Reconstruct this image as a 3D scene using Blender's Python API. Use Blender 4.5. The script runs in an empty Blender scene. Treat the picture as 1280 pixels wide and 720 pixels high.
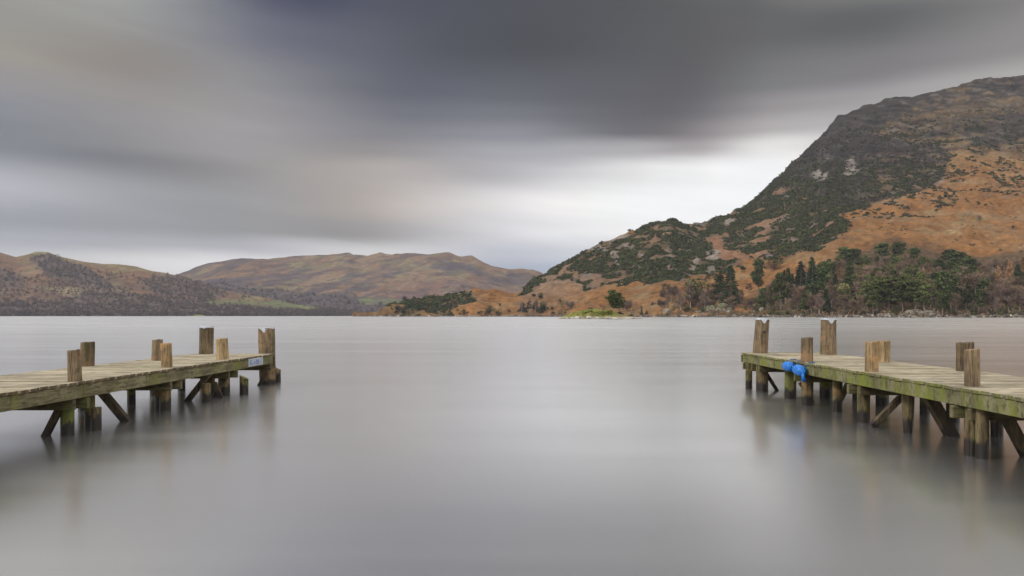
import bpy, math, random
import numpy as np
from mathutils import Vector

random.seed(7); RNG = np.random.default_rng(11)
scene = bpy.context.scene
COL = scene.collection

# ------------------------------------------------------------------ camera
F, YH, H = 1000.0, 394.3, 1.4          # focal length in photo pixels, horizon row, eye height
cam_d = bpy.data.cameras.new("camera"); cam = bpy.data.objects.new("camera", cam_d); COL.objects.link(cam)
cam.location = (0, 0, H); cam.rotation_euler = (math.radians(90), 0, 0)
cam_d.sensor_width = 36; cam_d.lens = F/1280*36; cam_d.shift_y = (YH-360)/1280
cam_d.clip_start = 0.1; cam_d.clip_end = 30000
scene.camera = cam

# ------------------------------------------------------------------ view
scene.view_settings.view_transform = 'Standard'
scene.view_settings.look = 'None'
scene.view_settings.exposure = 0.0
scene.view_settings.gamma = 1.0
scene.render.engine = 'CYCLES'
scene.cycles.use_denoising = True
scene.cycles.max_bounces = 6
scene.cycles.diffuse_bounces = 2
scene.cycles.glossy_bounces = 3
scene.cycles.transmission_bounces = 2
scene.cycles.volume_bounces = 1
scene.cycles.caustics_reflective = False
scene.cycles.caustics_refractive = False

def lin(c):
    return tuple(((v/255)/12.92 if v/255 <= 0.04045 else ((v/255+0.055)/1.055)**2.4) for v in c)

# ------------------------------------------------------------------ sun + sky
SUN_DIR = Vector((-0.80, -0.28, 0.60)).normalized()
sun_d = bpy.data.lights.new("sun", 'SUN'); sun_d.energy = 1.5; sun_d.angle = math.radians(11); sun_d.color = (1, .96, .9)
sun = bpy.data.objects.new("sun", sun_d); COL.objects.link(sun)
sun.rotation_euler = SUN_DIR.to_track_quat('Z', 'Y').to_euler()

world = bpy.data.worlds.new("World"); scene.world = world; world.use_nodes = True
nt = world.node_tree; nt.nodes.clear()
class NB:
    """tiny node builder"""
    def __init__(s, t): s.t = t
    def n(s, typ, **kw):
        nd = s.t.nodes.new(typ)
        for k, v in kw.items(): setattr(nd, k, v)
        return nd
    def set(s, sock, v):
        if isinstance(v, bpy.types.NodeSocket): s.t.links.new(v, sock)
        elif v is not None: sock.default_value = v
    def m(s, op, a, b=None, c=None, clamp=False):
        nd = s.n('ShaderNodeMath', operation=op, use_clamp=clamp)
        s.set(nd.inputs[0], a); s.set(nd.inputs[1], b)
        if c is not None: s.set(nd.inputs[2], c)
        return nd.outputs[0]
    def mix(s, f, a, b, blend='MIX'):
        nd = s.n('ShaderNodeMix', data_type='RGBA', blend_type=blend)
        s.set(nd.inputs[0], f); s.set(nd.inputs[6], a); s.set(nd.inputs[7], b)
        return nd.outputs[2]
    def rng(s, v, a, b, c=0., d=1., typ='SMOOTHSTEP'):
        nd = s.n('ShaderNodeMapRange', interpolation_type=typ, clamp=True) if typ == 'LINEAR' else s.n('ShaderNodeMapRange', interpolation_type=typ)
        s.set(nd.inputs['Value'], v)
        for k, x in zip(('From Min', 'From Max', 'To Min', 'To Max'), (a, b, c, d)): s.set(nd.inputs[k], x)
        return nd.outputs['Result']
    def noise(s, vec, scale, detail=3, rough=.55, col=False, dist=0.):
        nd = s.n('ShaderNodeTexNoise'); s.set(nd.inputs['Vector'], vec)
        nd.inputs['Scale'].default_value = scale; nd.inputs['Detail'].default_value = detail
        nd.inputs['Roughness'].default_value = rough; nd.inputs['Distortion'].default_value = dist
        return nd.outputs['Color' if col else 'Fac']
    def mapping(s, vec, scale=(1, 1, 1), loc=(0, 0, 0), rot=(0, 0, 0)):
        nd = s.n('ShaderNodeMapping'); s.set(nd.inputs['Vector'], vec)
        nd.inputs['Scale'].default_value = scale; nd.inputs['Location'].default_value = loc; nd.inputs['Rotation'].default_value = rot
        return nd.outputs[0]
    def comb(s, x, y, z):
        nd = s.n('ShaderNodeCombineXYZ'); s.set(nd.inputs[0], x); s.set(nd.inputs[1], y); s.set(nd.inputs[2], z); return nd.outputs[0]

w = NB(nt)
tc = w.n('ShaderNodeTexCoord'); sep = w.n('ShaderNodeSeparateXYZ'); nt.links.new(tc.outputs['Generated'], sep.inputs[0])
az = w.m('ARCTAN2', sep.outputs[0], sep.outputs[1])
el = w.m('ARCSINE', sep.outputs[2])
# wind-drawn streaks: noise stretched along the horizon, also used to bend the cloud bands
sv = w.comb(w.m('MULTIPLY', az, 1.6), w.m('MULTIPLY', w.m('ADD', el, w.m('MULTIPLY', az, .10)), 11.0), 0.3)
st1 = w.noise(sv, 1.6, 4, .5)
sv2 = w.comb(w.m('MULTIPLY', az, 3.2), w.m('MULTIPLY', w.m('ADD', el, w.m('MULTIPLY', az, .12)), 30.0), 4.1)
st2 = w.noise(sv2, 1.5, 3, .5)
elw = w.m('ADD', el, w.m('MULTIPLY', w.m('SUBTRACT', st1, .5), .030))
# cloud brightness chart: rows of elevation (measured down from the zenith side), columns of bearing
XS = [0, 160, 320, 480, 640, 800, 880, 960, 1120, 1280]
G = lambda v: (v, v, v)
ROWS = [
 (-90, [(235,235,232),(165,167,172),(95,98,110),(90,92,100),(105,106,110),(104,104,106),(108,107,108),(112,111,110),(119,117,111),(130,127,117)]),  # unseen row above the view, brightened for the water's reflection
 (0, [(194,194,185),(161,165,161),(67,70,87),(56,59,72),(54,54,60),(64,64,62),(77,76,72),(91,90,86),(136,132,123),(138,135,123)]),
 (60, [(148,146,138),(148,147,143),(101,102,114),(70,71,82),(47,47,51),(62,62,61),(71,69,66),(81,80,77),(82,83,80),(121,118,114)]),
 (115, [(146,140,128),(136,128,118),(128,127,128),(80,81,91),(78,79,86),(70,68,69),(78,76,75),(109,108,106),(118,114,113),(136,133,129)]),
 (143, [(142,137,134),(140,134,128),(140,136,135),(100,100,108),(101,102,108),(76,73,74),(95,92,92),(142,136,135),(155,151,149),(172,168,164)]),
 (170, [(124,125,130),(137,133,131),(150,145,145),(118,116,120),(131,131,137),(91,87,88),(129,122,121),(172,166,164),(173,171,169),(186,183,180)]),
 (192, [(113,115,120),(126,124,123),(145,140,138),(141,135,132),(164,163,167),(171,168,168),(166,159,158),(232,229,226),(187,184,182),(195,192,189)]),
 (215, [(113,115,120),(107,106,107),(139,134,129),(172,163,156),(180,178,180),(236,235,233),(251,250,248),(269,264,259),(196,194,192),(204,202,199)]),
 (258, [(174,174,179),(148,148,149),(142,139,136),(179,168,157),(239,235,233),(266,261,255),(264,261,256),(263,262,260),(198,196,194),(209,207,203)]),
 (292, [(142,143,149),(141,141,143),(137,136,134),(151,147,143),(221,220,222),(257,256,254),(257,255,253),(256,254,252),(192,190,188),(204,202,199)]),
 (313, [(164,165,172),(164,164,168),(178,176,181),(208,206,205),(186,188,197),(223,224,226),(228,228,228),(233,232,230),(183,181,179),(200,198,195)]),
 (335, [(191,191,194),(216,214,213),(227,225,226),(212,210,211),(162,171,186),(195,203,214),(208,213,220),(222,224,226),(179,177,175),(195,193,190)]),
 (394, [(177,178,182),(196,196,200),(202,202,206),(195,194,195),(207,207,210),(222,222,224),(222,222,224),(222,222,224),(170,170,171),(186,185,185)])]
fac = w.m('DIVIDE', w.m('ADD', az, .62), 1.24, clamp=True)
prev = None; prev_e = None
for y, cols in ROWS:
    e = math.atan((YH-y)/F)
    cr = w.n('ShaderNodeValToRGB'); r = cr.color_ramp; r.interpolation = 'EASE'
    pos = [(math.atan((x-640)/F)+.62)/1.24 for x in XS]
    while len(r.elements) > 1: r.elements.remove(r.elements[-1])
    for i, (p, c) in enumerate(zip(pos, cols)):
        if i == 0: r.elements[0].position = p; r.elements[0].color = (*lin(c), 1)
        else: q = r.elements.new(p); q.color = (*lin(c), 1)
    r.interpolation = 'CARDINAL'
    nt.links.new(fac, cr.inputs[0])
    if prev is None: prev = cr.outputs[0]
    else: prev = w.mix(w.rng(elw, prev_e, e, 0., 1.), prev, cr.outputs[0])
    prev_e = e
cloud = prev
# streak contrast
stm = w.m('ADD', .80, w.m('MULTIPLY', w.m('ADD', w.m('MULTIPLY', st1, .5), w.m('MULTIPLY', st2, .5)), .40))
vm = w.n('ShaderNodeVectorMath', operation='SCALE'); nt.links.new(cloud, vm.inputs[0]); nt.links.new(stm, vm.inputs[3]); cloud = vm.outputs[0]
# high overhead and behind: unseen overcast, brightened to light the jetties and water
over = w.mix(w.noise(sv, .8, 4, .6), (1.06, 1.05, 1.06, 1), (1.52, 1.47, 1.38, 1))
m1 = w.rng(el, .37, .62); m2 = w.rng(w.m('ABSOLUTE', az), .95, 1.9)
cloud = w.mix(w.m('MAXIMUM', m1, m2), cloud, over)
sky = w.n('ShaderNodeTexSky', sky_type='NISHITA', sun_disc=False)
sky.sun_elevation = math.asin(SUN_DIR.z); sky.sun_rotation = math.atan2(SUN_DIR.x, SUN_DIR.y)
b1 = w.n('ShaderNodeBackground'); nt.links.new(sky.outputs[0], b1.inputs[0]); b1.inputs[1].default_value = .07
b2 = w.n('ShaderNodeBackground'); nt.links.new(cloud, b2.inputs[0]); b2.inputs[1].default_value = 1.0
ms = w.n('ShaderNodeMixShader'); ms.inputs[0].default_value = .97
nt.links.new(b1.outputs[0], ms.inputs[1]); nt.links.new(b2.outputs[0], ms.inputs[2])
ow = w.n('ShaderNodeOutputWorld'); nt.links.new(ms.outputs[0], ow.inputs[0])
world.cycles.sampling_method = 'MANUAL'; world.cycles.sample_map_resolution = 512

# ------------------------------------------------------------------ helpers
def P(x, y, D): return np.array([(x-640)/F*D, D, H+(YH-y)/F*D])

def hash3(i, j, k):
    n = (i*374761393 + j*668265263 + k*2147483647 + 1013904223) & 0xffffffff
    n = ((n ^ (n >> 13))*1274126177) & 0xffffffff
    n = (n ^ (n >> 16)) & 0xffffffff
    return n/4294967295.0
def vnoise(p):
    p = np.asarray(p, float); f = np.floor(p); i = f.astype(np.int64); t = p-f; t = t*t*(3-2*t)
    r = 0
    for a in (0, 1):
        for b in (0, 1):
            for c in (0, 1):
                wgt = (t[..., 0] if a else 1-t[..., 0])*(t[..., 1] if b else 1-t[..., 1])*(t[..., 2] if c else 1-t[..., 2])
                r = r + wgt*hash3(i[..., 0]+a, i[..., 1]+b, i[..., 2]+c)
    return r*2-1
def fbm(p, o=4, g=.5):
    p = np.asarray(p, float); r = 0; a = 1; s = 0
    for k in range(o):
        r = r+a*vnoise(p*2**k+k*17.3); s += a; a *= g
    return r/s
def sm(x, a, b):
    t = np.clip((x-a)/(b-a), 0, 1); return t*t*(3-2*t)

def link(name, me, mat=None, parent=None):
    o = bpy.data.objects.new(name, me); COL.objects.link(o)
    if parent is not None: o.parent = parent
    if mat is not None:
        me.materials.clear(); me.materials.append(mat)
    return o
def np_mesh(name, V, polys, k, col=None, smooth=False):
    """V (n,3), polys (m,k) -> mesh"""
    me = bpy.data.meshes.new(name); n = len(V); m = len(polys)
    me.vertices.add(n); me.vertices.foreach_set('co', np.ascontiguousarray(V, np.float32).ravel())
    me.loops.add(m*k); me.loops.foreach_set('vertex_index', np.ascontiguousarray(polys, np.int32).ravel())
    me.polygons.add(m); me.polygons.foreach_set('loop_start', np.arange(0, m*k, k, dtype=np.int32))
    me.polygons.foreach_set('loop_total', np.full(m, k, np.int32))
    if smooth: me.polygons.foreach_set('use_smooth', np.ones(m, bool))
    me.update(calc_edges=True)
    if col is not None:
        a = me.color_attributes.new('Col', 'FLOAT_COLOR', 'POINT')
        c = np.ones((n, 4), np.float32); c[:, :3] = col; a.data.foreach_set('color', c.ravel())
    return me
def tag(o, label, cat, group=None):
    o['label'] = label; o['category'] = cat
    if group: o['group'] = group
    return o
def thing(name, label, cat, loc=(0, 0, 0), group=None):
    o = bpy.data.objects.new(name, None); COL.objects.link(o); o.location = loc; o.empty_display_size = .3
    return tag(o, label, cat, group)

class MB:
    """polygon soup collector"""
    def __init__(s, org=(0, 0, 0)): s.v = []; s.f = []; s.sm = []; s.o = np.array(org, float)
    def add(s, V, Fc, smooth=False):
        b = len(s.v); s.v += [tuple(np.array(q, float)-s.o) for q in V]; s.f += [tuple(b+i for i in f) for f in Fc]; s.sm += [smooth]*len(Fc)
    def hexa(s, c):   # 8 corners: bottom 4 ccw, top 4 ccw
        s.add(c, [(3, 2, 1, 0), (4, 5, 6, 7), (0, 1, 5, 4), (1, 2, 6, 5), (2, 3, 7, 6), (3, 0, 4, 7)])
    def bar(s, a, b, wd, ht, up=(0, 0, 1)):
        a = Vector(a); b = Vector(b); d = (b-a).normalized(); u = Vector(up); sd = d.cross(u).normalized(); u = sd.cross(d).normalized()
        c = []
        for z in (-ht/2, ht/2):
            for q, x in ((a, -wd/2), (b, -wd/2), (b, wd/2), (a, wd/2)): c.append(q+sd*x+u*z)
        s.hexa(c)
    def tube(s, pts, r, n=8):
        pts = [Vector(p) for p in pts]; V = []; rr = r if isinstance(r, (list, tuple)) else [r]*len(pts)
        for i, p in enumerate(pts):
            d = (pts[min(i+1, len(pts)-1)]-pts[max(i-1, 0)]).normalized()
            u = Vector((0, 0, 1)) if abs(d.z) < .9 else Vector((1, 0, 0)); a = d.cross(u).normalized(); b = a.cross(d)
            V += [p+(a*math.cos(t)+b*math.sin(t))*rr[i] for t in [2*math.pi*k/n for k in range(n)]]
        Fc = [(i*n+k, i*n+(k+1) % n, (i+1)*n+(k+1) % n, (i+1)*n+k) for i in range(len(pts)-1) for k in range(n)]
        s.add(V, Fc, True); m = len(pts)-1
        s.add(V[:n], [tuple(range(n))]); s.add(V[m*n:], [tuple(range(n))[::-1]])
    def build(s, name, mat, parent=None, bevel=0):
        me = bpy.data.meshes.new(name); me.from_pydata(s.v, [], s.f); me.polygons.foreach_set('use_smooth', s.sm); me.update()
        o = link(name, me, mat, parent)
        if bevel:
            b = o.modifiers.new('bevel', 'BEVEL'); b.width = bevel; b.segments = 2; b.limit_method = 'ANGLE'; b.angle_limit = math.radians(50)
        return o

# ------------------------------------------------------------------ materials
def mat_new(name):
    m = bpy.data.materials.new(name); m.use_nodes = True; t = m.node_tree; t.nodes.clear(); b = NB(t)
    pr = b.n('ShaderNodeBsdfPrincipled'); out = b.n('ShaderNodeOutputMaterial'); t.links.new(pr.outputs[0], out.inputs[0])
    return m, b, pr
def bump(b, pr, h, strength, dist=.01):
    bp = b.n('ShaderNodeBump'); b.set(bp.inputs['Height'], h); bp.inputs['Strength'].default_value = strength; bp.inputs['Distance'].default_value = dist
    b.t.links.new(bp.outputs[0], pr.inputs['Normal'])

def wood_mat(name, dark, light, algae=None, alg_lo=.5, alg_hi=.62, grain=(1, 1, .06), gs=26, wet=True, island=False, orange=None, salg=3.0, wlev=.13):
    m, b, pr = mat_new(name)
    geo = b.n('ShaderNodeNewGeometry'); pos = geo.outputs['Position']
    sp = b.n('ShaderNodeSeparateXYZ'); b.t.links.new(pos, sp.inputs[0])
    g = b.noise(b.mapping(pos, grain), gs, 5, .62, dist=.3)
    big = b.noise(pos, 2.2, 4, .6)
    fine = b.noise(b.mapping(pos, grain), gs*3.5, 3, .6)
    f = b.m('ADD', b.m('MULTIPLY', g, .55), b.m('MULTIPLY', big, .45))
    c = b.mix(b.rng(f, .36, .64), (*dark, 1), (*light, 1))
    c = b.mix(b.m('MULTIPLY', b.rng(fine, .50, .64), .7), c, (dark[0]*.45, dark[1]*.45, dark[2]*.45, 1))
    if island:
        v = b.rng(geo.outputs['Random Per Island'], 0, 1, .72, 1.18, 'LINEAR')
        vs = b.n('ShaderNodeVectorMath', operation='SCALE'); b.t.links.new(c, vs.inputs[0]); b.t.links.new(v, vs.inputs[3]); c = vs.outputs[0]
    if orange:
        c = b.mix(b.m('MULTIPLY', b.rng(b.noise(pos, 5.5, 4, .6), .52, .68), .8), c, (*orange, 1))
    if algae:
        an = b.noise(b.mapping(pos, (1, 1, .35)), salg, 5, .62)
        c = b.mix(b.rng(an, alg_lo, alg_hi), c, (*algae, 1))
        an2 = b.noise(b.mapping(pos, (1, 1, .5), (3, 1, 7)), salg*3, 4, .7)
        c = b.mix(b.m('MULTIPLY', b.rng(an2, .55, .7), .6), c, (algae[0]*.35, algae[1]*.35, algae[2]*.5, 1))
    rough = .82
    if wet:
        wn = b.m('ADD', sp.outputs[2], b.m('MULTIPLY', b.m('SUBTRACT', b.noise(b.mapping(pos, (1, 1, .4)), 9, 4, .65), .5), .30))
        k = b.rng(wn, wlev-.07, wlev, 1., 0.)
        c = b.mix(k, c, (.018, .013, .010, 1))
        b.set(pr.inputs['Roughness'], b.rng(k, 0, 1, .85, .45))
    else: pr.inputs['Roughness'].default_value = rough
    b.set(pr.inputs['Base Color'], c); pr.inputs['Specular IOR Level'].default_value = .3
    bump(b, pr, b.m('ADD', g, b.m('MULTIPLY', fine, .5)), .6, .012)
    return m
M_deck = wood_mat('weathered_boards', (.225, .19, .125), (.49, .425, .31), (.30, .30, .15), .60, .78, grain=(.05, 1, 1), gs=30, wet=False, island=True, salg=1.2)
M_beamL = wood_mat('beam_wood', (.12, .10, .055), (.30, .265, .15), (.19, .19, .055), .48, .66, grain=(1, .1, 1), gs=14)
M_beamR = wood_mat('mossy_beam_wood', (.10, .095, .045), (.27, .25, .14), (.18, .20, .035), .42, .66, grain=(1, .5, .3), gs=12, salg=4.5)
M_beamD = wood_mat('under_beam_wood', (.08, .065, .035), (.20, .17, .09), (.12, .13, .04), .5, .7, grain=(.1, 1, 1), gs=14)
M_pile = wood_mat('pile_wood', (.06, .045, .025), (.26, .20, .105), (.15, .16, .045), .46, .62, orange=(.30, .18, .08), wlev=.2)
M_post = wood_mat('post_wood', (.085, .06, .038), (.31, .225, .135), (.13, .12, .045), .56, .72, orange=(.33, .195, .10))
M_pale = wood_mat('pale_post_wood', (.17, .115, .06), (.47, .345, .19), None, orange=(.45, .26, .11))
M_grime = wood_mat('dark_mossy_post_wood', (.06, .045, .03), (.24, .175, .10), (.09, .085, .03), .56, .72, orange=(.2, .12, .06))
M_brace = wood_mat('brace_wood', (.05, .038, .025), (.16, .12, .075), (.10, .11, .03), .56, .72)

def flat_mat(name, c, rough=.5, metal=0., spec=.5, var=.25, scale=20):
    m, b, pr = mat_new(name)
    geo = b.n('ShaderNodeNewGeometry'); nz = b.noise(geo.outputs['Position'], scale, 4, .6)
    k = b.rng(nz, .3, .7, 1-var, 1+var, 'LINEAR')
    vs = b.n('ShaderNodeVectorMath', operation='SCALE'); vs.inputs[0].default_value = c; b.t.links.new(k, vs.inputs[3])
    b.set(pr.inputs['Base Color'], vs.outputs[0]); pr.inputs['Roughness'].default_value = rough; pr.inputs['Metallic'].default_value = metal
    pr.inputs['Specular IOR Level'].default_value = spec
    return m
M_cap = flat_mat('zinc_sheet', (.50, .53, .59), .45, .25)
M_blue = flat_mat('blue_fender_plastic', (.010, .17, .60), .5, var=.45, scale=26)
M_rope = flat_mat('blue_rope', (.03, .10, .22), .9)
M_bolt = flat_mat('rusty_bolt', (.05, .035, .03), .7, .3)
M_plate = flat_mat('sign_plate', (.38, .47, .56), .4, var=.25, scale=14)
M_rim = flat_mat('sign_rim', (.58, .60, .58), .5)
M_glyph = flat_mat('sign_writing', (.20, .21, .42), .5)

def col_mat(name, rough=.95, var=.25, scale=.25, rnd=0., det=5):
    """base colour from the Col attribute (the ground cover map), broken up by noise"""
    m, b, pr = mat_new(name)
    at = b.n('ShaderNodeVertexColor', layer_name='Col')
    geo = b.n('ShaderNodeNewGeometry')
    nz = b.noise(geo.outputs['Position'], scale, det, .65)
    k = b.rng(nz, .3, .7, 1-var, 1+var, 'LINEAR')
    if rnd:
        oi = b.n('ShaderNodeObjectInfo'); k = b.m('MULTIPLY', k, b.rng(oi.outputs['Random'], 0, 1, 1-rnd, 1+rnd, 'LINEAR'))
    vs = b.n('ShaderNodeVectorMath', operation='SCALE'); b.t.links.new(at.outputs[0], vs.inputs[0]); b.t.links.new(k, vs.inputs[3])
    b.set(pr.inputs['Base Color'], vs.outputs[0]); pr.inputs['Roughness'].default_value = rough
    pr.inputs['Specular IOR Level'].default_value = .1
    return m
M_land = col_mat('hillside', var=.38, scale=.12, det=7)
M_leaf = col_mat('foliage', var=.3, scale=.4, rnd=.38)
M_rock = col_mat('rock', var=.4, scale=.7)
M_bark = flat_mat('bark', (.22, .17, .13), .9, var=.3, scale=3)
M_birch = flat_mat('pale_bark', (.45, .40, .34), .8, var=.3, scale=3)

# ------------------------------------------------------------------ water
def water():
    m, b, pr = mat_new('lake_water')
    geo = b.n('ShaderNodeNewGeometry'); pos = geo.outputs['Position']
    n1 = b.noise(b.mapping(pos, (.25, 1, 1)), 6, 3, .6); n2 = b.noise(b.mapping(pos, (.10, 1, 1)), .5, 4, .6)
    pr.inputs['Base Color'].default_value = (.89, .89, .89, 1); pr.inputs['Metallic'].default_value = .95
    pr.inputs['IOR'].default_value = 1.6
    spw = b.n('ShaderNodeSeparateXYZ'); b.t.links.new(pos, spw.inputs[0])
    chop = b.rng(spw.outputs[1], 14., 90., 0., .045, 'LINEAR')          # the open lake is choppier than the sheltered water between the jetties
    b.set(pr.inputs['Roughness'], b.m('ADD', chop, b.rng(n2, .3, .7, .185, .24, 'LINEAR')))
    bump(b, pr, n1, .004, .02)
    xs = [-5200, -600, -60, -20, 20, 60, 600, 5200]; ys = [-400, -20, 0, 20, 60, 200, 1000, 4900]
    V = [(x, y, 0) for y in ys for x in xs]; n = len(xs)
    Q = [(j*n+i, j*n+i+1, (j+1)*n+i+1, (j+1)*n+i) for j in range(len(ys)-1) for i in range(n-1)]
    o = link('water', np_mesh('water', np.array(V, float), np.array(Q), 4), m); o['kind'] = 'structure'
    return o
water()

# ------------------------------------------------------------------ terrain
def interp(pts):
    a = np.array(pts, float); return lambda x: np.interp(x, a[:, 0], a[:, 1])
def poly_sd(px, py, poly):
    """signed distance in chart units, positive inside"""
    poly = np.array(poly, float); n = len(poly); d = np.full(px.shape, 1e9); ins = np.zeros(px.shape, bool)
    for i in range(n):
        x0, y0 = poly[i]; x1, y1 = poly[(i+1) % n]; ex, ey = x1-x0, y1-y0
        t = np.clip(((px-x0)*ex+(py-y0)*ey)/(ex*ex+ey*ey+1e-9), 0, 1)
        d = np.minimum(d, np.hypot(px-x0-t*ex, py-y0-t*ey))
        c = ((y0 <= py) & (y1 > py)) | ((y1 <= py) & (y0 > py))
        xi = x0+(py-y0)/(ey if abs(ey) > 1e-9 else 1e-9)*ex
        ins ^= c & (px < xi)
    return np.where(ins, d, -d)

class Terrain:
    def __init__(s, name, x0, x1, dx, nt_, sky, Ds, Dr, gexp, relief, rough_ridge, colour, back=.35, seed=0, mat=None):
        s.sky, s.Ds, s.Dr = sky, Ds, Dr
        xs = np.arange(x0, x1+.1, dx); s.xs = xs; ts = np.linspace(0, 1, nt_); s.nt = nt_
        X, T = np.meshgrid(xs, ts, indexing='ij')
        D = Ds(X)+(Dr(X)-Ds(X))*T
        ysh = YH+H*F/Ds(X)
        Y = ysh+(sky(X)-ysh)*T**gexp
        Z = H+(YH-Y)/F*D
        wx = (X-640)/F*D
        p = np.stack([wx, D, Z*0+seed*50], -1)
        env = sm(T, 0, .10)*(1-.0*T)
        big = fbm(p/relief[1], 5)*relief[0]*env*(1-sm(T, .80, 1.)*.8)
        # gullies & crags
        rid = (1-np.abs(fbm(p/(relief[1]*.35)+9, 4)))*relief[0]*.45*env*(1-sm(T, .85, 1.)*.7)
        Z = Z+big+rid-relief[0]*.3*env*(1-sm(T, .85, 1.)*.7)
        Z = Z+fbm(p/rough_ridge[1]+31, 4)*rough_ridge[0]*env
        s.X, s.T, s.D, s.Z, s.wx = X, T, D, Z, wx
        s.Y = YH-(Z-H)/D*F
        xyz = np.stack([wx, D, Z], -1)
        col, s.masks = colour(X, Y, xyz)
        # underwater foot row and back rows
        foot = np.stack([wx[:, 0]*.995, D[:, 0]*.995, np.full(len(xs), -2.5)], -1)[:, None]
        foot0 = xyz[:, :1].copy(); foot0[..., 2] = np.maximum(foot0[..., 2], -.2)
        backs = []
        for k in (1, 2, 3, 4):
            q = 1+back*k/4; db = D[:, -1]+(D[:, -1]-D[:, 0])*(q-1)
            backs.append(np.stack([(xs-640)/F*db, db, Z[:, -1]*(1-(k/4)**1.4*.75)-k*2], -1)[:, None])
        V = np.concatenate([foot, xyz]+backs, 1)
        C = np.concatenate([col[:, :1], col]+[col[:, -1:]]*4, 1)
        nx, ny = V.shape[:2]; idx = np.arange(nx*ny).reshape(nx, ny)
        Q = np.stack([idx[:-1, :-1], idx[1:, :-1], idx[1:, 1:], idx[:-1, 1:]], -1).reshape(-1, 4)
        s.V, s.ny = V, ny
        o = link(name, np_mesh(name, V.reshape(-1, 3), Q, 4, C.reshape(-1, 3), True), mat or M_land); o['kind'] = 'structure'
    def at(s, x, y):
        """ground point whose bearing is column x and whose row is nearest y, front side"""
        i = int(np.clip(round((x-s.xs[0])/(s.xs[1]-s.xs[0])), 0, len(s.xs)-1))
        j = int(np.argmin(np.abs(s.Y[i]-y)))
        return s.pt(x, s.D[i, j])
    def pt(s, x, D):
        fi = np.clip((x-s.xs[0])/(s.xs[1]-s.xs[0]), 0, len(s.xs)-1.001); i = int(fi); a = fi-i
        z0 = np.interp(D, s.D[i], s.Z[i]); z1 = np.interp(D, s.D[i+1], s.Z[i+1])
        return np.array([(x-640)/F*D, D, z0*(1-a)+z1*a])

def painter(X, Y, xyz, warp=7., ws=22.):
    n1 = fbm(xyz/ws, 4); n2 = fbm(xyz/ws+50, 4)
    PX, PY = X+n1*warp*1.3, Y+n2*warp
    def msk(poly, soft=3.): return sm(poly_sd(PX, PY, poly), -soft, soft)
    return PX, PY, msk
def lay(c, m, colr): return c*(1-m[..., None])+np.array(colr)*m[..., None]

# --- right-hand fell and its promontory
sky_R = interp([(440, 396), (478, 395.5), (487, 392), (500, 388), (520, 379), (535, 375), (548, 373), (565, 370), (580, 366), (592, 363.5), (610, 364), (640, 365), (655, 361), (668, 351), (682, 341), (700, 330), (720, 320), (745, 307), (775, 295), (800, 286), (820, 277), (838, 272.5), (850, 275), (865, 279), (878, 279), (895, 273), (920, 264), (940, 252), (960, 233), (975, 219), (1000, 193.5), (1020, 175), (1040, 153), (1050, 144), (1070, 136.5), (1086, 131), (1094, 130.5), (1110, 123.5), (1122, 120), (1140, 121), (1155, 117), (1190, 110), (1210, 103), (1235, 97), (1250, 98.5), (1280, 94), (1340, 80), (1500, 68), (1700, 75)])
Ds_R = interp([(440, 1080), (480, 1030), (560, 1000), (640, 940), (720, 830), (850, 670), (1000, 600), (1140, 540), (1280, 520), (1500, 480), (1700, 460)])
Dr_R = interp([(440, 1085), (480, 1050), (520, 1100), (640, 1160), (700, 1250), (838, 1380), (925, 1520), (1060, 1800), (1280, 2000), (1700, 2100)])
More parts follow.
